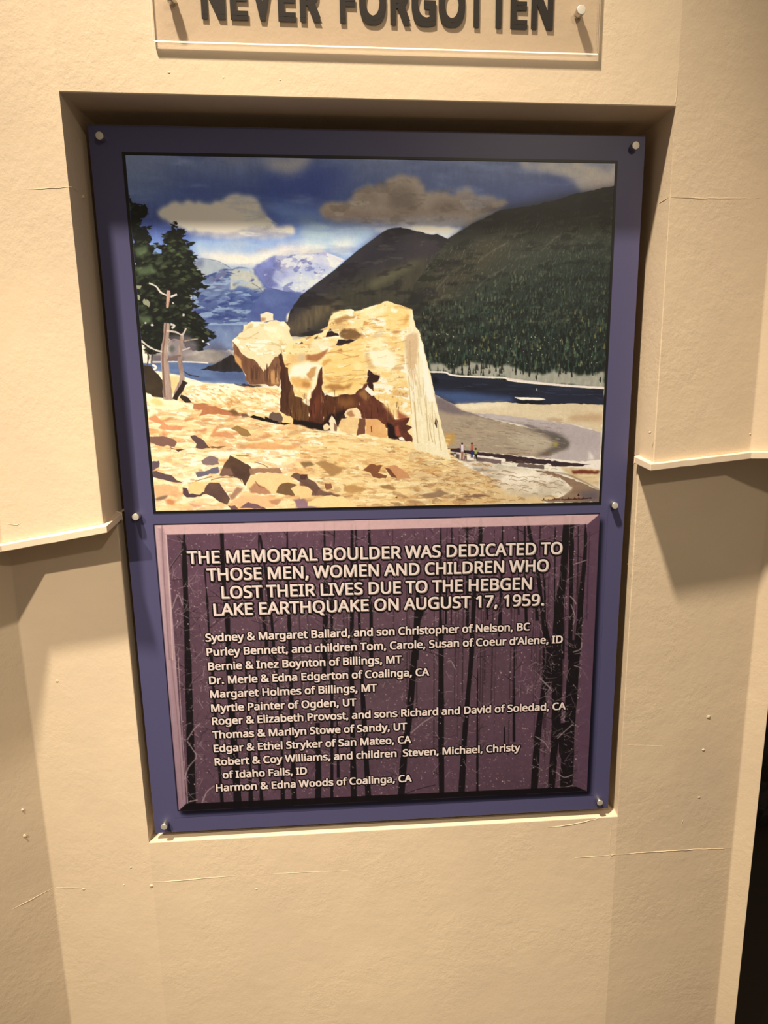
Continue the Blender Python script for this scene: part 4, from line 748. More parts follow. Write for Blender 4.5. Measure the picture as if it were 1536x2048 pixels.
# ---------- materials ----------
def new_mat(name):
    m = bpy.data.materials.new(name); m.use_nodes = True; nt = m.node_tree
    return m, nt, nt.nodes['Principled BSDF']
def plain(name, rgb, rough=.6, metal=0.0, spec=.5):
    m, nt, b = new_mat(name); b.inputs['Base Color'].default_value = (*rgb, 1); b.inputs['Roughness'].default_value = rough
    b.inputs['Metallic'].default_value = metal; b.inputs['Specular IOR Level'].default_value = spec
    return m
def plaster(name, rgb, rgb2, bump=1.0):
    m, nt, b = new_mat(name); N = nt.nodes; L = nt.links
    tc = N.new('ShaderNodeTexCoord')
    def nz(scale, detail, rough=.55, sc=None):
        n = N.new('ShaderNodeTexNoise'); n.inputs['Scale'].default_value = scale; n.inputs['Detail'].default_value = detail; n.inputs['Roughness'].default_value = rough
        if sc:
            mp = N.new('ShaderNodeMapping'); mp.inputs['Scale'].default_value = sc; L.new(tc.outputs['Object'], mp.inputs[0]); L.new(mp.outputs[0], n.inputs['Vector'])
        else: L.new(tc.outputs['Object'], n.inputs['Vector'])
        return n
    big, mid, fin, grain = nz(3.2, 3), nz(16, 5, .6), nz(90, 5, .62), nz(420, 2, .6, (1, 1, .6))
    mx = N.new('ShaderNodeMix'); mx.data_type = 'RGBA'; mx.inputs[6].default_value = (*rgb, 1); mx.inputs[7].default_value = (*rgb2, 1)
    rp = N.new('ShaderNodeMapRange'); rp.inputs[1].default_value = .35; rp.inputs[2].default_value = .68
    L.new(big.outputs[0], rp.inputs[0]); L.new(rp.outputs[0], mx.inputs[0])
    # fine speckle of grit in the paint
    sp = N.new('ShaderNodeTexVoronoi'); sp.inputs['Scale'].default_value = 70; L.new(tc.outputs['Object'], sp.inputs['Vector'])
    sr = N.new('ShaderNodeMapRange'); sr.inputs[1].default_value = .03; sr.inputs[2].default_value = .07; sr.inputs[3].default_value = .80; sr.inputs[4].default_value = 1.0
    L.new(sp.outputs['Distance'], sr.inputs[0])
    gate = N.new('ShaderNodeMapRange'); gate.inputs[1].default_value = .62; gate.inputs[2].default_value = .60; gate.inputs[3].default_value = 0; gate.inputs[4].default_value = 1
    L.new(sp.outputs['Color'], gate.inputs[0])
    mxx = N.new('ShaderNodeMath'); mxx.operation = 'MAXIMUM'; L.new(sr.outputs[0], mxx.inputs[0]); L.new(gate.outputs[0], mxx.inputs[1])
    vm = N.new('ShaderNodeMix'); vm.data_type = 'RGBA'; vm.blend_type = 'MULTIPLY'; vm.inputs[0].default_value = 1
    L.new(mx.outputs[2], vm.inputs[6]); L.new(mxx.outputs[0], vm.inputs[7]); L.new(vm.outputs[2], b.inputs['Base Color'])
    b.inputs['Roughness'].default_value = .62; b.inputs['Specular IOR Level'].default_value = .35
    # trowel relief: broad waves, patchy ripples, grain
    def mul(a, k):
        q = N.new('ShaderNodeMath'); q.operation = 'MULTIPLY'; L.new(a, q.inputs[0]); q.inputs[1].default_value = k; return q.outputs[0]
    def add(a, c):
        q = N.new('ShaderNodeMath'); q.operation = 'ADD'; L.new(a, q.inputs[0]); L.new(c, q.inputs[1]); return q.outputs[0]
    patch = N.new('ShaderNodeMapRange'); patch.inputs[1].default_value = .45; patch.inputs[2].default_value = .6; patch.inputs[3].default_value = .25; patch.inputs[4].default_value = 1
    L.new(nz(5, 2).outputs[0], patch.inputs[0])
    rip = N.new('ShaderNodeMath'); rip.operation = 'MULTIPLY'; L.new(fin.outputs[0], rip.inputs[0]); L.new(patch.outputs[0], rip.inputs[1])
    hgt = add(add(mul(mid.outputs[0], .0011), mul(rip.outputs[0], .0007)), mul(grain.outputs[0], .00012))
    bp = N.new('ShaderNodeBump'); bp.inputs['Strength'].default_value = bump; bp.inputs['Distance'].default_value = 1.0
    L.new(hgt, bp.inputs['Height']); L.new(bp.outputs[0], b.inputs['Normal'])
    return m
def vcol(name, rough, spec=.5):
    m, nt, b = new_mat(name); a = nt.nodes.new('ShaderNodeAttribute'); a.attribute_name = 'Col'
    nt.links.new(a.outputs['Color'], b.inputs['Base Color']); b.inputs['Roughness'].default_value = rough; b.inputs['Specular IOR Level'].default_value = spec
    return m
WB = np.array([1.0, .90, .70]); GAIN = 1.0
def ink(c): return np.clip(lin(c)*GAIN/WB, 0, .95)
M_WALL = plaster('warm_plaster', (.78, .645, .48), (.72, .59, .45))
M_LEDGE = plaster('ledge_paint', (.80, .68, .54), (.76, .64, .52), .6)
M_BLUE = plain('panel_blue_ink', tuple(ink(BLUE)), .42, spec=.4)
M_EDGE = plain('panel_cut_edge', (.34, .31, .34), .5)
M_BLACK = plain('black_ink', (.006, .006, .008), .42, spec=.4)
M_PRINT = vcol('printed_picture', .42, .4)
M_STEEL = plain('brushed_steel', (.62, .60, .56), .34, 1.0)
M_STEELEND = plain('satin_steel_end', (.72, .69, .62), .55, .6)
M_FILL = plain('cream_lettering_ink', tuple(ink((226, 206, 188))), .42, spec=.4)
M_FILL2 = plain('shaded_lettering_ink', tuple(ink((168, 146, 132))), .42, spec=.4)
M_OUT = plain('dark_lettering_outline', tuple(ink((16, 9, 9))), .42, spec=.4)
M_LETTER = plain('black_sign_vinyl', (.014, .010, .009), .55, spec=.5)
def clear_mat(name, tint, edge=False):
    m = bpy.data.materials.new(name); m.use_nodes = True; nt = m.node_tree; N = nt.nodes; N.clear()
    out = N.new('ShaderNodeOutputMaterial'); mix = N.new('ShaderNodeMixShader'); tr = N.new('ShaderNodeBsdfTransparent'); tr.inputs[0].default_value = (*tint, 1)
    gl = N.new('ShaderNodeBsdfGlossy'); gl.inputs['Roughness'].default_value = .04; gl.inputs[0].default_value = (1, 1, 1, 1)
    fr = N.new('ShaderNodeFresnel'); fr.inputs[0].default_value = 1.49
    ml = N.new('ShaderNodeMath'); ml.operation = 'MULTIPLY'; ml.inputs[1].default_value = .3; nt.links.new(fr.outputs[0], ml.inputs[0]); nt.links.new(ml.outputs[0], mix.inputs[0]); nt.links.new(tr.outputs[0], mix.inputs[1]); nt.links.new(gl.outputs[0], mix.inputs[2]); nt.links.new(mix.outputs[0], out.inputs[0])
    return m
M_CLEAR = clear_mat('clear_acrylic', (.985, .975, .97))
M_CLEAREDGE = bpy.data.materials.new('polished_acrylic_edge'); M_CLEAREDGE.use_nodes = True
_n = M_CLEAREDGE.node_tree.nodes; _n.clear(); _o = _n.new('ShaderNodeOutputMaterial'); _m = _n.new('ShaderNodeMixShader'); _t = _n.new('ShaderNodeBsdfTranslucent'); _t.inputs[0].default_value = (.95, .93, .92, 1); _g = _n.new('ShaderNodeBsdfGlossy'); _g.inputs['Roughness'].default_value = .15
_m.inputs[0].default_value = .2; M_CLEAREDGE.node_tree.links.new(_t.outputs[0], _m.inputs[1]); M_CLEAREDGE.node_tree.links.new(_g.outputs[0], _m.inputs[2]); M_CLEAREDGE.node_tree.links.new(_m.outputs[0], _o.inputs[0])
def rock_mat():
    m, nt, b = new_mat('dark_rock'); N = nt.nodes; L = nt.links
    tc = N.new('ShaderNodeTexCoord'); n = N.new('ShaderNodeTexNoise'); n.inputs['Scale'].default_value = 9; n.inputs['Detail'].default_value = 8; L.new(tc.outputs['Object'], n.inputs['Vector'])
    cr = N.new('ShaderNodeValToRGB'); cr.color_ramp.elements[0].position = .35; cr.color_ramp.elements[0].color = (.008, .006, .005, 1); cr.color_ramp.elements[1].position = .75; cr.color_ramp.elements[1].color = (.07, .058, .055, 1)
    L.new(n.outputs[0], cr.inputs[0]); L.new(cr.outputs[0], b.inputs['Base Color']); b.inputs['Roughness'].default_value = .8
    bp = N.new('ShaderNodeBump'); bp.inputs['Distance'].default_value = .02; L.new(n.outputs[0], bp.inputs['Height']); L.new(bp.outputs[0], b.inputs['Normal'])
    return m
M_ROCK = rock_mat()
M_FLOOR = plain('dark_carpet', (.06, .045, .035), .9)
# ---------- the wall: folded upper face, set-back lower face, niche ----------
D1, D2, XL, XR = -.070, -.005, -.469, .477
ZT = ZC+.661; ZB = ZC-.6555
YB = .085
TOP = 3.3
def folds(pL, pR, pixL, pixR, out, lenL, lenR, a1=8, a2=36):
    a = radians(a1); b = radians(a2)
    q = (pL[0]-cos(a), pL[1]+sin(a)); h = hit_plan(*pixL, pL, q); L1 = (h.x, h.y)
    L0 = (L1[0]-cos(b)*lenL, L1[1]-sin(b)*lenL)
    q = (pR[0]+cos(a), pR[1]+sin(a)); h = hit_plan(*pixR, pR, q); R1 = (h.x, h.y)
    R0 = (R1[0]+cos(b)*lenR, R1[1]-sin(b)*lenR)
    return L0, L1, R1, R0
UL0, UL1, UR1, UR0 = folds((XL, D1), (XR, D1), (5, 1085), (1500, 903), 0, .55, .35)
LL0, LL1, LR1, LR0 = folds((XL, D2), (XR, D2), (41, 1276), (1500, 1340), 0, .60, .30)
h = hit_plan(1500, 1766, LR1, LR0); LR0 = (h.x, h.y)           # outer arris seen against the dark
zb_L1 = hit_plan(5, 1087, UL1, (XL, D1)).z; zb_L2 = hit_y(212, 1049, D1).z
zb_R1 = hit_y(1305, 926, D1).z; zb_R2 = hit_plan(1500, 903, (XR, D1), UR1).z
zb_L0 = zb_L1-.075; zb_R0 = zb_R2+.030
def upper():
    bm = bmesh.new()
    def quad(*p): bm.faces.new([bm.verts.new(q) for q in p])
    V = lambda p, z: (p[0], p[1], z)
    PL, PR = (XL, D1), (XR, D1)
    n = 1
    quad(V(UL0, zb_L0), V(UL1, zb_L1), V(UL1, TOP), V(UL0, TOP))
    quad(V(UL1, zb_L1), V(PL, zb_L2), V(PL, ZT), V(PL, TOP), V(UL1, TOP))
    quad(V(PL, ZT), V(PR, ZT), V(PR, TOP), V(PL, TOP))
    quad(V(PR, zb_R1), V(UR1, zb_R2), V(UR1, TOP), V(PR, TOP), V(PR, ZT))
    quad(V(UR1, zb_R2), V(UR0, zb_R0), V(UR0, TOP), V(UR1, TOP))
    quad(V(UR0, zb_R0), (UR0[0]+.02, 1.2, zb_R0), (UR0[0]+.02, 1.2, TOP), V(UR0, TOP))
    # reveals and soffit
    quad(V(PL, zb_L2), (XL, D2+.004, zb_L2+.006), (XL, YB, zb_L2+.006), (XL, YB, ZT), V(PL, ZT))
    quad(V(PR, ZT), (XR, YB, ZT), (XR, YB, zb_R1+.002), V(PR, zb_R1))
    quad(V(PL, ZT), (XL, YB, ZT), (XR, YB, ZT), V(PR, ZT))
    # underside, back to the lower face
    def under(a, za, b, zb_, back_a, back_b): quad(V(a, za), V(back_a, za), V(back_b, zb_), V(b, zb_))
    under(UL0, zb_L0, UL1, zb_L1, (UL0[0], UL0[1]+.16), (UL1[0], UL1[1]+.16)); under(UL1, zb_L1, PL, zb_L2, (UL1[0], UL1[1]+.16), (XL, .1))
    under(PR, zb_R1, UR1, zb_R2, (XR, .1), (UR1[0], UR1[1]+.16)); under(UR1, zb_R2, UR0, zb_R0, (UR1[0], UR1[1]+.16), (UR0[0], UR0[1]+.16))
    bmesh.ops.remove_doubles(bm, verts=bm.verts, dist=1e-5)
    o = obj('wall_upper', bm, M_WALL); tag(o, 'folded cream plaster wall face around the top of the niche, jutting over the ledge', kind='structure')
    bv = o.modifiers.new('bevel', 'BEVEL'); bv.width = .0018; bv.segments = 2; bv.limit_method = 'ANGLE'; bv.angle_limit = radians(30)
    return o
W_UP = upper()
def lower():
    bm = bmesh.new()
    def quad(*p): bm.faces.new([bm.verts.new(q) for q in p])
    V = lambda p, z: (p[0], p[1], z)
    PL, PR = (XL, D2), (XR, D2)
    zl, zr = zb_L2+.002, zb_R1+.002
    quad(V(LL0, 0), V(LL1, 0), V(LL1, zb_L1+.02), V(LL0, zb_L0+.05))
    quad(V(LL1, 0), V(PL, 0), V(PL, ZB), V(PL, zl), V(LL1, zb_L1+.02))
    quad(V(PL, 0), V(PR, 0), V(PR, ZB), V(PL, ZB))
    quad(V(PR, 0), V(LR1, 0), V(LR1, zb_R2+.02), V(PR, zr), V(PR, ZB))
    quad(V(LR1, 0), V(LR0, 0), V(LR0, zb_R0+.05), V(LR1, zb_R2+.02))
    quad(V(LR0, 0), (LR0[0]-.03, 1.0, 0), (LR0[0]-.03, 1.0, zb_R0+.05), V(LR0, zb_R0+.05))
    quad(V(PL, ZB), (XL, YB, ZB), (XL, YB, zl), V(PL, zl)); quad(V(PR, ZB), V(PR, zr), (XR, YB, zr), (XR, YB, ZB))
    quad(V(PL, ZB), V(PR, ZB), (XR, YB, ZB), (XL, YB, ZB))
    bmesh.ops.remove_doubles(bm, verts=bm.verts, dist=1e-5)
    o = obj('wall_lower', bm, M_WALL); tag(o, 'set-back cream plaster wall face below the sloping ledge and under the niche', kind='structure')
    bv = o.modifiers.new('bevel', 'BEVEL'); bv.width = .0022; bv.segments = 3; bv.limit_method = 'ANGLE'; bv.angle_limit = radians(30)
    return o
W_LO = lower()
bm = bmesh.new(); box(bm, (XL-.02, YB, ZB-.02), (XR+.02, YB+.03, ZT+.02)); tag(obj('wall_niche', bm, M_WALL), 'cream plaster back of the niche behind the panel', kind='structure')
# sloping ledges, one each side of the niche
def ledge(name, plan, zs, lab):
    out, back, h = .0085, .075, .0125
    n = len(plan); P = [Vector((p[0], p[1], 0)) for p in plan]
    nrm = []
    for i in range(n-1):
        d = (P[i+1]-P[i]).normalized(); nrm.append(Vector((d.y, -d.x, 0)))
    def off(i, s):
        if i == 0: return P[0]+nrm[0]*s
        if i == n-1: return P[-1]+nrm[-1]*s
        m = (nrm[i-1]+nrm[i]).normalized(); return P[i]+m*(s/max(m.dot(nrm[i]), .35))
    bm = bmesh.new(); rings = []
    for i in range(n):
        a, b = off(i, out), off(i, -.004 if i in (plan_end.get(name, -9), ) else -.004)
        z = zs[i]
        rings.append([bm.verts.new((a.x, a.y, z-.0005)), bm.verts.new((a.x, a.y, z-h)), bm.verts.new((b.x, b.y, z-h)), bm.verts.new((b.x, b.y, z+.0015))])
    for r, q in zip(rings, rings[1:]):
        for k in range(4): bm.faces.new((r[k], q[k], q[(k+1) % 4], r[(k+1) % 4]))
    bm.faces.new(rings[0][::-1]); bm.faces.new(rings[-1])
    # wavy hand-finished arris
    bmesh.ops.subdivide_edges(bm, edges=[e for e in bm.edges if (e.verts[0].co-e.verts[1].co).length > .1], cuts=9)
    for v in bm.verts:
        v.co += Vector((0, 0, mnoise.noise(v.co*34)*.0009))
    o = obj(name, bm, M_LEDGE); tag(o, lab, kind='structure')
    bv = o.modifiers.new('bevel', 'BEVEL'); bv.width = .0010; bv.segments = 2; bv.limit_method = 'ANGLE'; bv.angle_limit = radians(40)
    return o
plan_end = {}
zE = hit_plan(238, 1041, (XL, 0), (XL, 1)).z
ledge('trim_1', [UL0, UL1, (XL, D1), (XL, D2-.0)], [zb_L0, zb_L1, zb_L2, zb_L2+.007], 'narrow cream ledge sloping along the wall to the left of the panel')
ledge('trim_2', [(XR, D2), (XR, D1), UR1, UR0], [zb_R1+.003, zb_R1, zb_R2, zb_R0], 'narrow cream ledge with a crack sloping up to the right of the panel')
# raised seams and lumps in the plaster
random.seed(4)
def seam(pix, where, parent, r=.0010, name='plaster_seam', n=14):
    pts = [where(*p) for p in pix]; P = []
    for a, b in zip(pts, pts[1:]):
        for i in range(n):
            t = i/n; p = a.lerp(b, t); p.z += mnoise.noise(p*60)*.0010; P.append(p)
    P.append(pts[-1]); k = len(P)
    R = [r*.72*(.35+.65*sin(pi*min(max(i/(k-1), .04), .96)))*(1+.4*mnoise.noise(P[i]*90)) for i in range(k)]
    bm = bmesh.new(); tube(bm, P, R)
    o = obj(name, bm, M_WALL, parent, True); o.location = (0, 0, 0)
    return o
onUL = lambda x, y: hit_plan(x, y, UL1, (XL, D1)); onUR = lambda x, y: hit_plan(x, y, (XR, D1), UR1); onC1 = lambda x, y: hit_y(x, y, D1)
onLL = lambda x, y: hit_plan(x, y, LL1, (XL, D2)); onLR = lambda x, y: hit_plan(x, y, (XR, D2), LR1); onC2 = lambda x, y: hit_y(x, y, D2)
onLLo = lambda x, y: hit_plan(x, y, LL0, LL1); onRvR = lambda x, y: hit_plan(x, y, (XR, 0), (XR, 1)); onRvL = lambda x, y: hit_plan(x, y, (XL, 0), (XL, 1))
seam([(52, 378), (90, 377), (144, 374)], onUL, W_UP, .0008); seam([(145, 375), (157, 385)], onRvL, W_UP, .0009)
seam([(1342, 394), (1400, 396), (1536, 397)], onUR, W_UP, .0008); seam([(1318, 407), (1336, 395)], onRvR, W_UP, .0009)
seam([(1355, 150), (1354, 180), (1351, 208)], onUR, W_UP, .0008); seam([(10, 1046), (22, 1049), (34, 1050), (42, 1046)], onUL, W_UP, .0008)
seam([(305, 1764), (350, 1762), (410, 1756), (470, 1752)], onC2, W_LO, .0010); seam([(530, 1749), (620, 1744), (700, 1741)], onC2, W_LO, .0006)
seam([(1150, 1716), (1222, 1710)], onC2, W_LO, .0009); seam([(1222, 1710), (1300, 1704), (1400, 1698), (1462, 1697)], onLR, W_LO, .0011)
seam([(1224, 1640), (1221, 1670), (1219, 1706)], onC2, W_LO, .0006); seam([(24, 1819), (60, 1800), (106, 1776)], onLLo, W_LO, .0010); seam([(110, 1775), (165, 1776)], onLL, W_LO, .0008)
seam([(1095, 1655), (1140, 1650), (1200, 1636)], onC2, W_LO, .0012); seam([(1256, 1490), (1330, 1492)], onLR, W_LO, .0005); seam([(1366, 1640), (1363, 1650)], onLR, W_LO, .0010)
def lump(px, py, where, parent, r):
    c = where(px, py); bm = bmesh.new(); bmesh.ops.create_icosphere(bm, subdivisions=2, radius=1)
    for v in bm.verts:
        k = 1+.3*mnoise.noise(v.co*1.7+c*20); v.co = Vector((v.co.x*r*k*1.2, v.co.y*r*.3*k, v.co.z*r*k)) + c
    obj('plaster_lump', bm, M_WALL, parent, True)
for x, y, w_, r in ((1416, 1434, onLR, .0042), (1406, 1500, onLR, .003), (1398, 1595, onLR, .0026), (303, 1772, onC2, .003), (513, 1778, onC2, .002), (168, 1778, onLL, .003), (48, 1672, onLLo, .004), (44, 1620, onLLo, .003), (262, 1735, onLL, .002),
                 (248, 1770, onLL, .002), (115, 1362, onLL, .003), (1256, 1128, onLR, .0012)):
    lump(x, y, w_, W_LO, r)
for x, y, w_, r in ((338, 145, onC1, .0018), (560, 160, onC1, .0012), (1500, 868, onUR, .002), (447, 155, onC1, .0012), (1300, 865, onUR, .002), (165, 393, onRvL, .0026)):
    lump(x, y, w_, W_UP, r)
# crack along the right ledge's face
seam([(1425, 908), (1440, 906), (1448, 903)], lambda x, y: hit_plan(x, y, (XR, D1-.009), (UR1[0], UR1[1]-.009)), W_UP, .0005)
# dark rock face beyond the wall's right end, floor
bm = bmesh.new(); bmesh.ops.create_grid(bm, x_segments=60, y_segments=90, size=.5)
for v in bm.verts:
    x, z = v.co.x*2.4+1.6, v.co.y*3.3+1.65; p = Vector((x, 0, z))
    y = .95+.20*mnoise.fractal(p*2.2, 1.0, 2.0, 4)-.10*abs(mnoise.noise(p*5.0))
    v.co = Vector((x, y, z))
tag(obj('wall_right', bm, M_ROCK, smooth=False), 'dark rough rock face in shadow past the right end of the wall', kind='structure')
bm = bmesh.new(); box(bm, (-3.5, -4.5, -.05), (3.5, 1.6, 0)); tag(obj('floor', bm, M_FLOOR), 'dark floor at the foot of the wall', kind='structure')
# ---------- the memorial panel ----------
PW, PH = .9144, 1.27894
panel = tag(empty('memorial_panel', (0, 0, ZC-PH/2)), 'large navy interpretive panel with boulder painting and list of names, set in the wall niche', 'sign')
bm = bmesh.new(); v = box(bm, (-PW/2, 0, ZC-PH/2), (PW/2, .0065, ZC+PH/2))
for f in bm.faces:
    f.material_index = 0 if abs(f.normal.y) > .5 or (f.calc_center_median().y < .0001) else 1
o = obj('backing_board', bm, [M_BLUE, M_EDGE], panel); o['label'] = 'flat navy blue board with a pale cut edge'
bv = o.modifiers.new('bevel', 'BEVEL'); bv.width = .0006; bv.segments = 1
def print_sheet(name, im, rect, y, parent, label):
    h, w, _ = im.shape
    xs = rect[0]+(np.arange(w)+.5)/w*(rect[2]-rect[0]); zs = ZC-(rect[1]+(np.arange(h)+.5)/h*(rect[3]-rect[1]))
    xs[0], xs[-1], zs[0], zs[-1] = rect[0], rect[2], ZC-rect[1], ZC-rect[3]
    X, Z = np.meshgrid(xs, zs); co = np.stack([X, np.full_like(X, y), Z], -1).reshape(-1, 3).astype(np.float32)
    i = np.arange(h*w).reshape(h, w); q = np.stack([i[:-1, :-1], i[1:, :-1], i[1:, 1:], i[:-1, 1:]], -1).reshape(-1, 4).astype(np.int32)
    me = bpy.data.meshes.new(name); me.vertices.add(h*w); me.vertices.foreach_set('co', co.ravel())
    me.loops.add(q.size); me.loops.foreach_set('vertex_index', q.ravel()); me.polygons.add(len(q)); me.polygons.foreach_set('loop_start', np.arange(0, q.size, 4, dtype=np.int32))
    me.update(calc_edges=True)
    at = me.color_attributes.new('Col', 'FLOAT_COLOR', 'POINT'); c4 = np.ones((h*w, 4), np.float32); c4[:, :3] = ink(im).reshape(-1, 3); at.data.foreach_set('color', c4.ravel())
    o = link(name, me, M_PRINT, parent); o['label'] = label
    return o
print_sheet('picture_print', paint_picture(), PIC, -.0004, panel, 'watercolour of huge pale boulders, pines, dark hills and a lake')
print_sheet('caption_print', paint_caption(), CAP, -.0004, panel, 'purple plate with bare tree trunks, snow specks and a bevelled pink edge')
fr = on_panel([(243, 304.4), (1235.3, 321), (1202, 1007), (307.7, 1027.9)])
fx0, fx1, fz0, fz1 = (fr[0][0]+fr[3][0])/2, (fr[1][0]+fr[2][0])/2, ZC-(fr[0][1]+fr[1][1])/2, ZC-(fr[2][1]+fr[3][1])/2
bm = bmesh.new(); t = .0042; t2 = .0006
for a, b in (((fx0, fz1), (fx0+t, fz0)), ((fx1-t, fz1), (fx1, fz0)), ((fx0+t, fz0-t), (fx1-t, fz0)), ((fx0+t, fz1), (fx1-t, fz1+t))):
    box(bm, (a[0], -.0009, a[1]), (b[0], -.0001, b[1]))
o = obj('picture_border', bm, M_BLACK, panel); o['label'] = 'thin black border line around the painting'
# lettering
FONT = None
try:                                                            # Blender's own bundled humanist sans, else its built-in face
    import os
    fp = os.path.join(bpy.utils.system_resource('DATAFILES', path='fonts'), 'NotoSansHebrew-Regular.woff2')
    if os.path.exists(fp): FONT = bpy.data.fonts.load(fp)
except Exception: FONT = None
def glyphs(text, res=3, space=1.0):
    cu = bpy.data.curves.new('lettering', 'FONT'); cu.body = text; cu.size = 1; cu.resolution_u = res; cu.fill_mode = 'FRONT'; cu.space_character = space
    if FONT: cu.font = FONT
    ob = bpy.data.objects.new('lettering', cu); COL.objects.link(ob)
    dg = bpy.context.evaluated_depsgraph_get(); dg.update()
    me = bpy.data.meshes.new_from_object(ob.evaluated_get(dg)); bpy.data.objects.remove(ob); bpy.data.curves.remove(cu)
    n = len(me.vertices); co = np.zeros(n*3, np.float32); me.vertices.foreach_get('co', co); co = co.reshape(-1, 3)[:, :2].astype(float)
    fc = [tuple(p.vertices) for p in me.polygons]; bpy.data.meshes.remove(me)
    return co, fc
def bolden(co, fc, offs):
    """heavier weight: the same flat glyphs laid down several times, slightly shifted"""
    V_, F2, n = [], [], len(co)
    for k, (dx, dy) in enumerate(offs):
        V_.append(np.stack([co[:, 0]+dx, co[:, 1]+dy, np.full(n, k*.00001)], 1)); F2 += [tuple(i+k*n for i in f) for f in fc]
    return np.concatenate(V_), F2
def corners(r): return [(-r, -r), (r, -r), (-r, r), (r, r)]
def ring(r): return [(r*cos(a*pi/4), r*sin(a*pi/4)) for a in range(8)]+[(0, 0)]
hc, _ = glyphs('H'); CAPH = hc[:, 1].max()-hc[:, 1].min()
def text_line(text, L_, R_, cap, bold, outline, parent, space=1.0):
    a, b = on_panel([L_, R_]); zb = ZC-(a[1]+b[1])/2
    co, fc = glyphs(text, 2, space); x0, x1 = co[:, 0].min()-bold, co[:, 0].max()+bold; s = (b[0]-a[0])/(x1-x0); sy = cap/(CAPH+2*bold)
    def make(name, offs, y, mat, par, dx=0, dz_=0):
        V_, F2 = bolden(co, fc, offs); me = bpy.data.meshes.new(name)
        W_ = np.stack([a[0]+(V_[:, 0]-x0)*s+dx, y-V_[:, 2], zb+(V_[:, 1]+bold)*sy+dz_], 1)
        me.from_pydata(W_.tolist(), [], F2); me.update()
        return link(name, me, mat, par)
    o = make('text_line', corners(bold), -.0014, M_FILL, parent); o['label'] = 'cream printed line reading '+text.replace('  ', ' ')
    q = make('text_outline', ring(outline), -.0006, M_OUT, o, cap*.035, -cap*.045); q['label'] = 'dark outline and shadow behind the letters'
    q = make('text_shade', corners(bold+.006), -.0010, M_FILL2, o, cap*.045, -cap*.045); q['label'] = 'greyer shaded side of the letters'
capT = on_panel([(375, 1128)])[0][1]-on_panel([(375, 1102.8)])[0][1]; capN = on_panel([(417, 1340.4)])[0][1]-on_panel([(417, 1324.8)])[0][1]
for text, l, r in (('THE MEMORIAL BOULDER WAS DEDICATED TO', (375.5, 1128), (1123.5, 1107)), ('THOSE MEN, WOMEN AND CHILDREN WHO', (414.6, 1162), (1096, 1141.5)),
                   ('LOST THEIR LIVES DUE TO THE HEBGEN', (444, 1197.3), (1062.5, 1177.5)), ('LAKE EARTHQUAKE ON AUGUST 17, 1959.', (428, 1232), (1087, 1209.5))):
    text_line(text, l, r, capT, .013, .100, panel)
for text, l, r in (('Sydney & Margaret Ballard, and son Christopher of Nelson, BC', (411.5, 1283), (1059, 1260)), ("Purley Bennett, and children Tom, Carole, Susan of Coeur d\u2019Alene, ID", (414, 1311.5), (1124.6, 1285.4)),
                   ('Bernie & Inez Boynton of Billings, MT', (416.9, 1340), (803, 1325.5)), ('Dr. Merle & Edna Edgerton of Coalinga, CA', (419, 1368.3), (858, 1350)), ('Margaret Holmes of Billings, MT', (421, 1396), (753.6, 1381.5)),
                   ('Myrtle Painter of Ogden, UT', (423, 1423.5), (712.5, 1410.7)), ('Roger & Elizabeth Provost, and sons Richard and David of Soledad, CA', (424.7, 1450), (1130.5, 1417.7)), ('Thomas & Marilyn Stowe of Sandy, UT', (425.5, 1477), (813.5, 1458.9)),
                   ('Edgar & Ethel Stryker of San Mateo, CA', (428, 1504), (822, 1485)), ('Robert & Coy Williams, and children  Steven, Michael, Christy', (430, 1530.5), (1039.8, 1501)), ('of Idaho Falls, ID', (445.8, 1555.5), (614, 1548.7)),
                   ('Harmon & Edna Woods of Coalinga, CA', (432.8, 1583), (823, 1561.7))):
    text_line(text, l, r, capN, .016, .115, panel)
# stand-off pins
def pin(loc, y0, length, r, parent, back=None):
    bm = bmesh.new(); lathe(bm, [(r*.98, -.001), (r, .0004), (r, length-.0012), (r*.93, length-.0003)], (loc[0], y0, loc[1]))
    o = obj('standoff_pin', bm, M_STEEL, parent, False)
    o.data.polygons.foreach_set('use_smooth', [len(p.vertices) == 4 for p in o.data.polygons])
    bm = bmesh.new(); lathe(bm, [(r*.93, length-.0004), (r*.90, length), (r*.3, length+.0002)], (loc[0], y0, loc[1]))
    q = obj('pin_face', bm, M_STEELEND, o); q['label'] = 'satin round end of the pin'
    if back:
        bm = bmesh.new(); lathe(bm, [(r*.9, -back), (r*.9, -.0066)], (loc[0], y0, loc[1]), seg=20); obj('spacer', bm, M_STEEL, o)
for px, py in ((198.5, 271), (1272, 290.5), (275.5, 1031), (1225.5, 1008.5), (331.5, 1645.5), (1196, 1598)):
    p = on_panel([(px, py)])[0]
    if py < 400: hh = hit_y(px, py, -.0135); p = (hh.x, ZC-hh.z)
    pin((p[0], ZC-p[1]), 0, .0135, .0064, panel, .085)
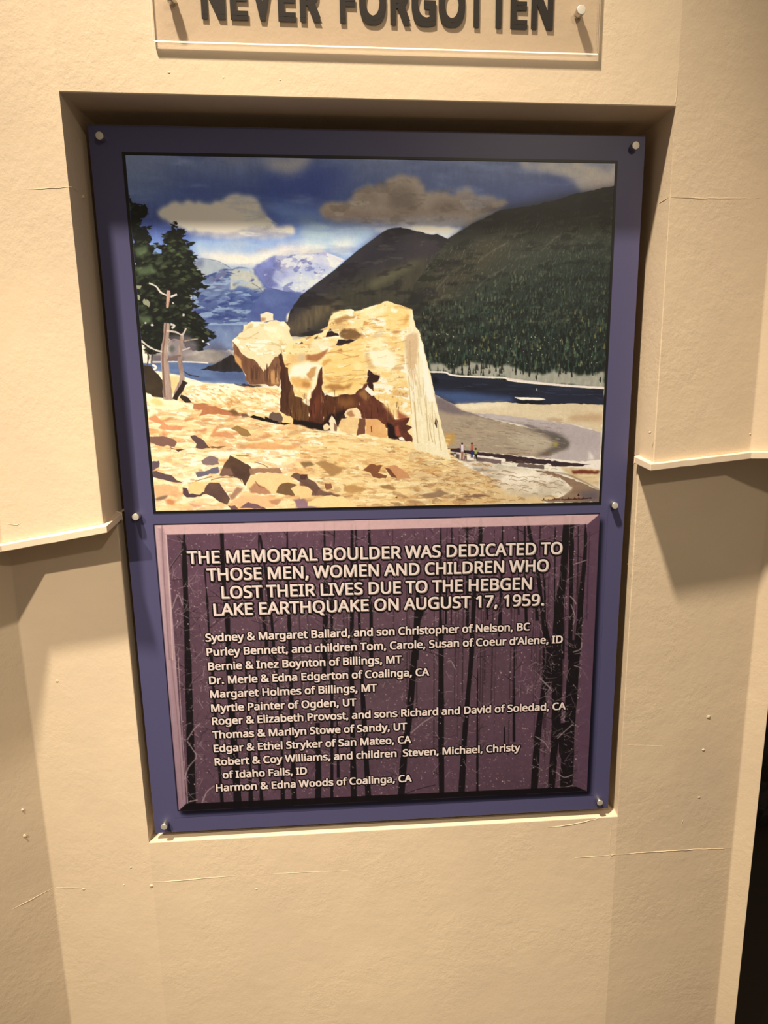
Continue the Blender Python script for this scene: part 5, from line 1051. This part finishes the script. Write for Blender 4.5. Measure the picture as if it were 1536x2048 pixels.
# ---------- the clear sign above ----------
YF = D1-.0080; YK = D1-.0030
c0 = hit_y(306, 84, YF); c1 = hit_y(1196.5, 104, YF); e0 = hit_y(298.5, 0, YF); e1 = hit_y(1200.5, 0, YF)
sx0 = (c0.x+e0.x)/2; sx1 = (c1.x+e1.x)/2; sz0 = (c0.z+c1.z)/2; s1 = hit_y(1163, 16, YF-.011); s0 = hit_y(339, -6, YF-.011); szm = (s0.z+s1.z)/2; sz1 = 2*szm-sz0
sign = tag(empty('acrylic_sign', (0, D1, sz0)), 'clear acrylic plaque with bold black words NEVER FORGOTTEN, pinned to the wall above the niche', 'sign')
bm = bmesh.new(); box(bm, (sx0, YF, sz0), (sx1, YK, sz1))
bm.normal_update()
for f in bm.faces: f.material_index = 0 if abs(f.normal.y) > .5 else 1
o = obj('clear_sheet', bm, [M_CLEAR, M_CLEAREDGE], sign); o['label'] = 'transparent sheet with bright polished edges'
base = [hit_y(403, 35, YF), hit_y(1107, 56, YF)]; zbase = (base[0].z+base[1].z)/2; caph = .0600
for ch, xa, xb in (('N', 402, 450), ('E', 460, 496), ('V', 504, 546), ('E', 556, 591.5), ('R', 600, 641.5), ('F', 680, 713), ('O', 719, 773), ('R', 781, 821), ('G', 824, 872.5), ('O', 878, 931), ('T', 934, 973), ('T', 977, 1019), ('E', 1022, 1056), ('N', 1063.5, 1107.5)):
    co, fc = glyphs(ch, 5); rb = .034; V_, F2 = bolden(co, fc, corners(rb)); V_[:, 2] *= 4
    yb_ = 35+(xa-403)*.0300; A_, B_ = hit_y(xa, yb_, YF), hit_y(xb, yb_, YF); x0, x1 = V_[:, 0].min(), V_[:, 0].max(); z0_ = V_[:, 1].min() if ch not in 'OG' else -rb
    me = bpy.data.meshes.new('letter'); me.from_pydata([(A_.x+(p[0]-x0)/(x1-x0)*(B_.x-A_.x), YK+.0002-p[2]*1.0+.00004*4, zbase+(p[1]-z0_)*caph/(CAPH+2*rb)) for p in V_], [], F2)
    bm = bmesh.new(); bm.from_mesh(me); bpy.data.meshes.remove(me)
    r = bmesh.ops.extrude_face_region(bm, geom=bm.faces[:])
    for v in [g for g in r['geom'] if isinstance(g, bmesh.types.BMVert)]: v.co.y += .0008
    bmesh.ops.recalc_face_normals(bm, faces=bm.faces)
    o = obj('letter', bm, M_LETTER, sign); o['label'] = 'bold black letter '+ch
for s in (s0, s1):
    bm = bmesh.new(); lathe(bm, [(.0066, -.001), (.0070, .0004), (.0070, .0098), (.0064, .0110)], (s.x, YF, szm))
    o = obj('standoff_pin', bm, M_STEEL, sign, False); o.data.polygons.foreach_set('use_smooth', [len(p.vertices) == 4 for p in o.data.polygons])
    bm = bmesh.new(); lathe(bm, [(.0064, .0109), (.0060, .0112), (.002, .0114)], (s.x, YF, szm)); q = obj('pin_face', bm, M_STEELEND, o)
    bm = bmesh.new(); lathe(bm, [(.0062, -.0066), (.0062, -.0033)], (s.x, YF, szm), seg=20); obj('spacer', bm, M_STEEL, o)
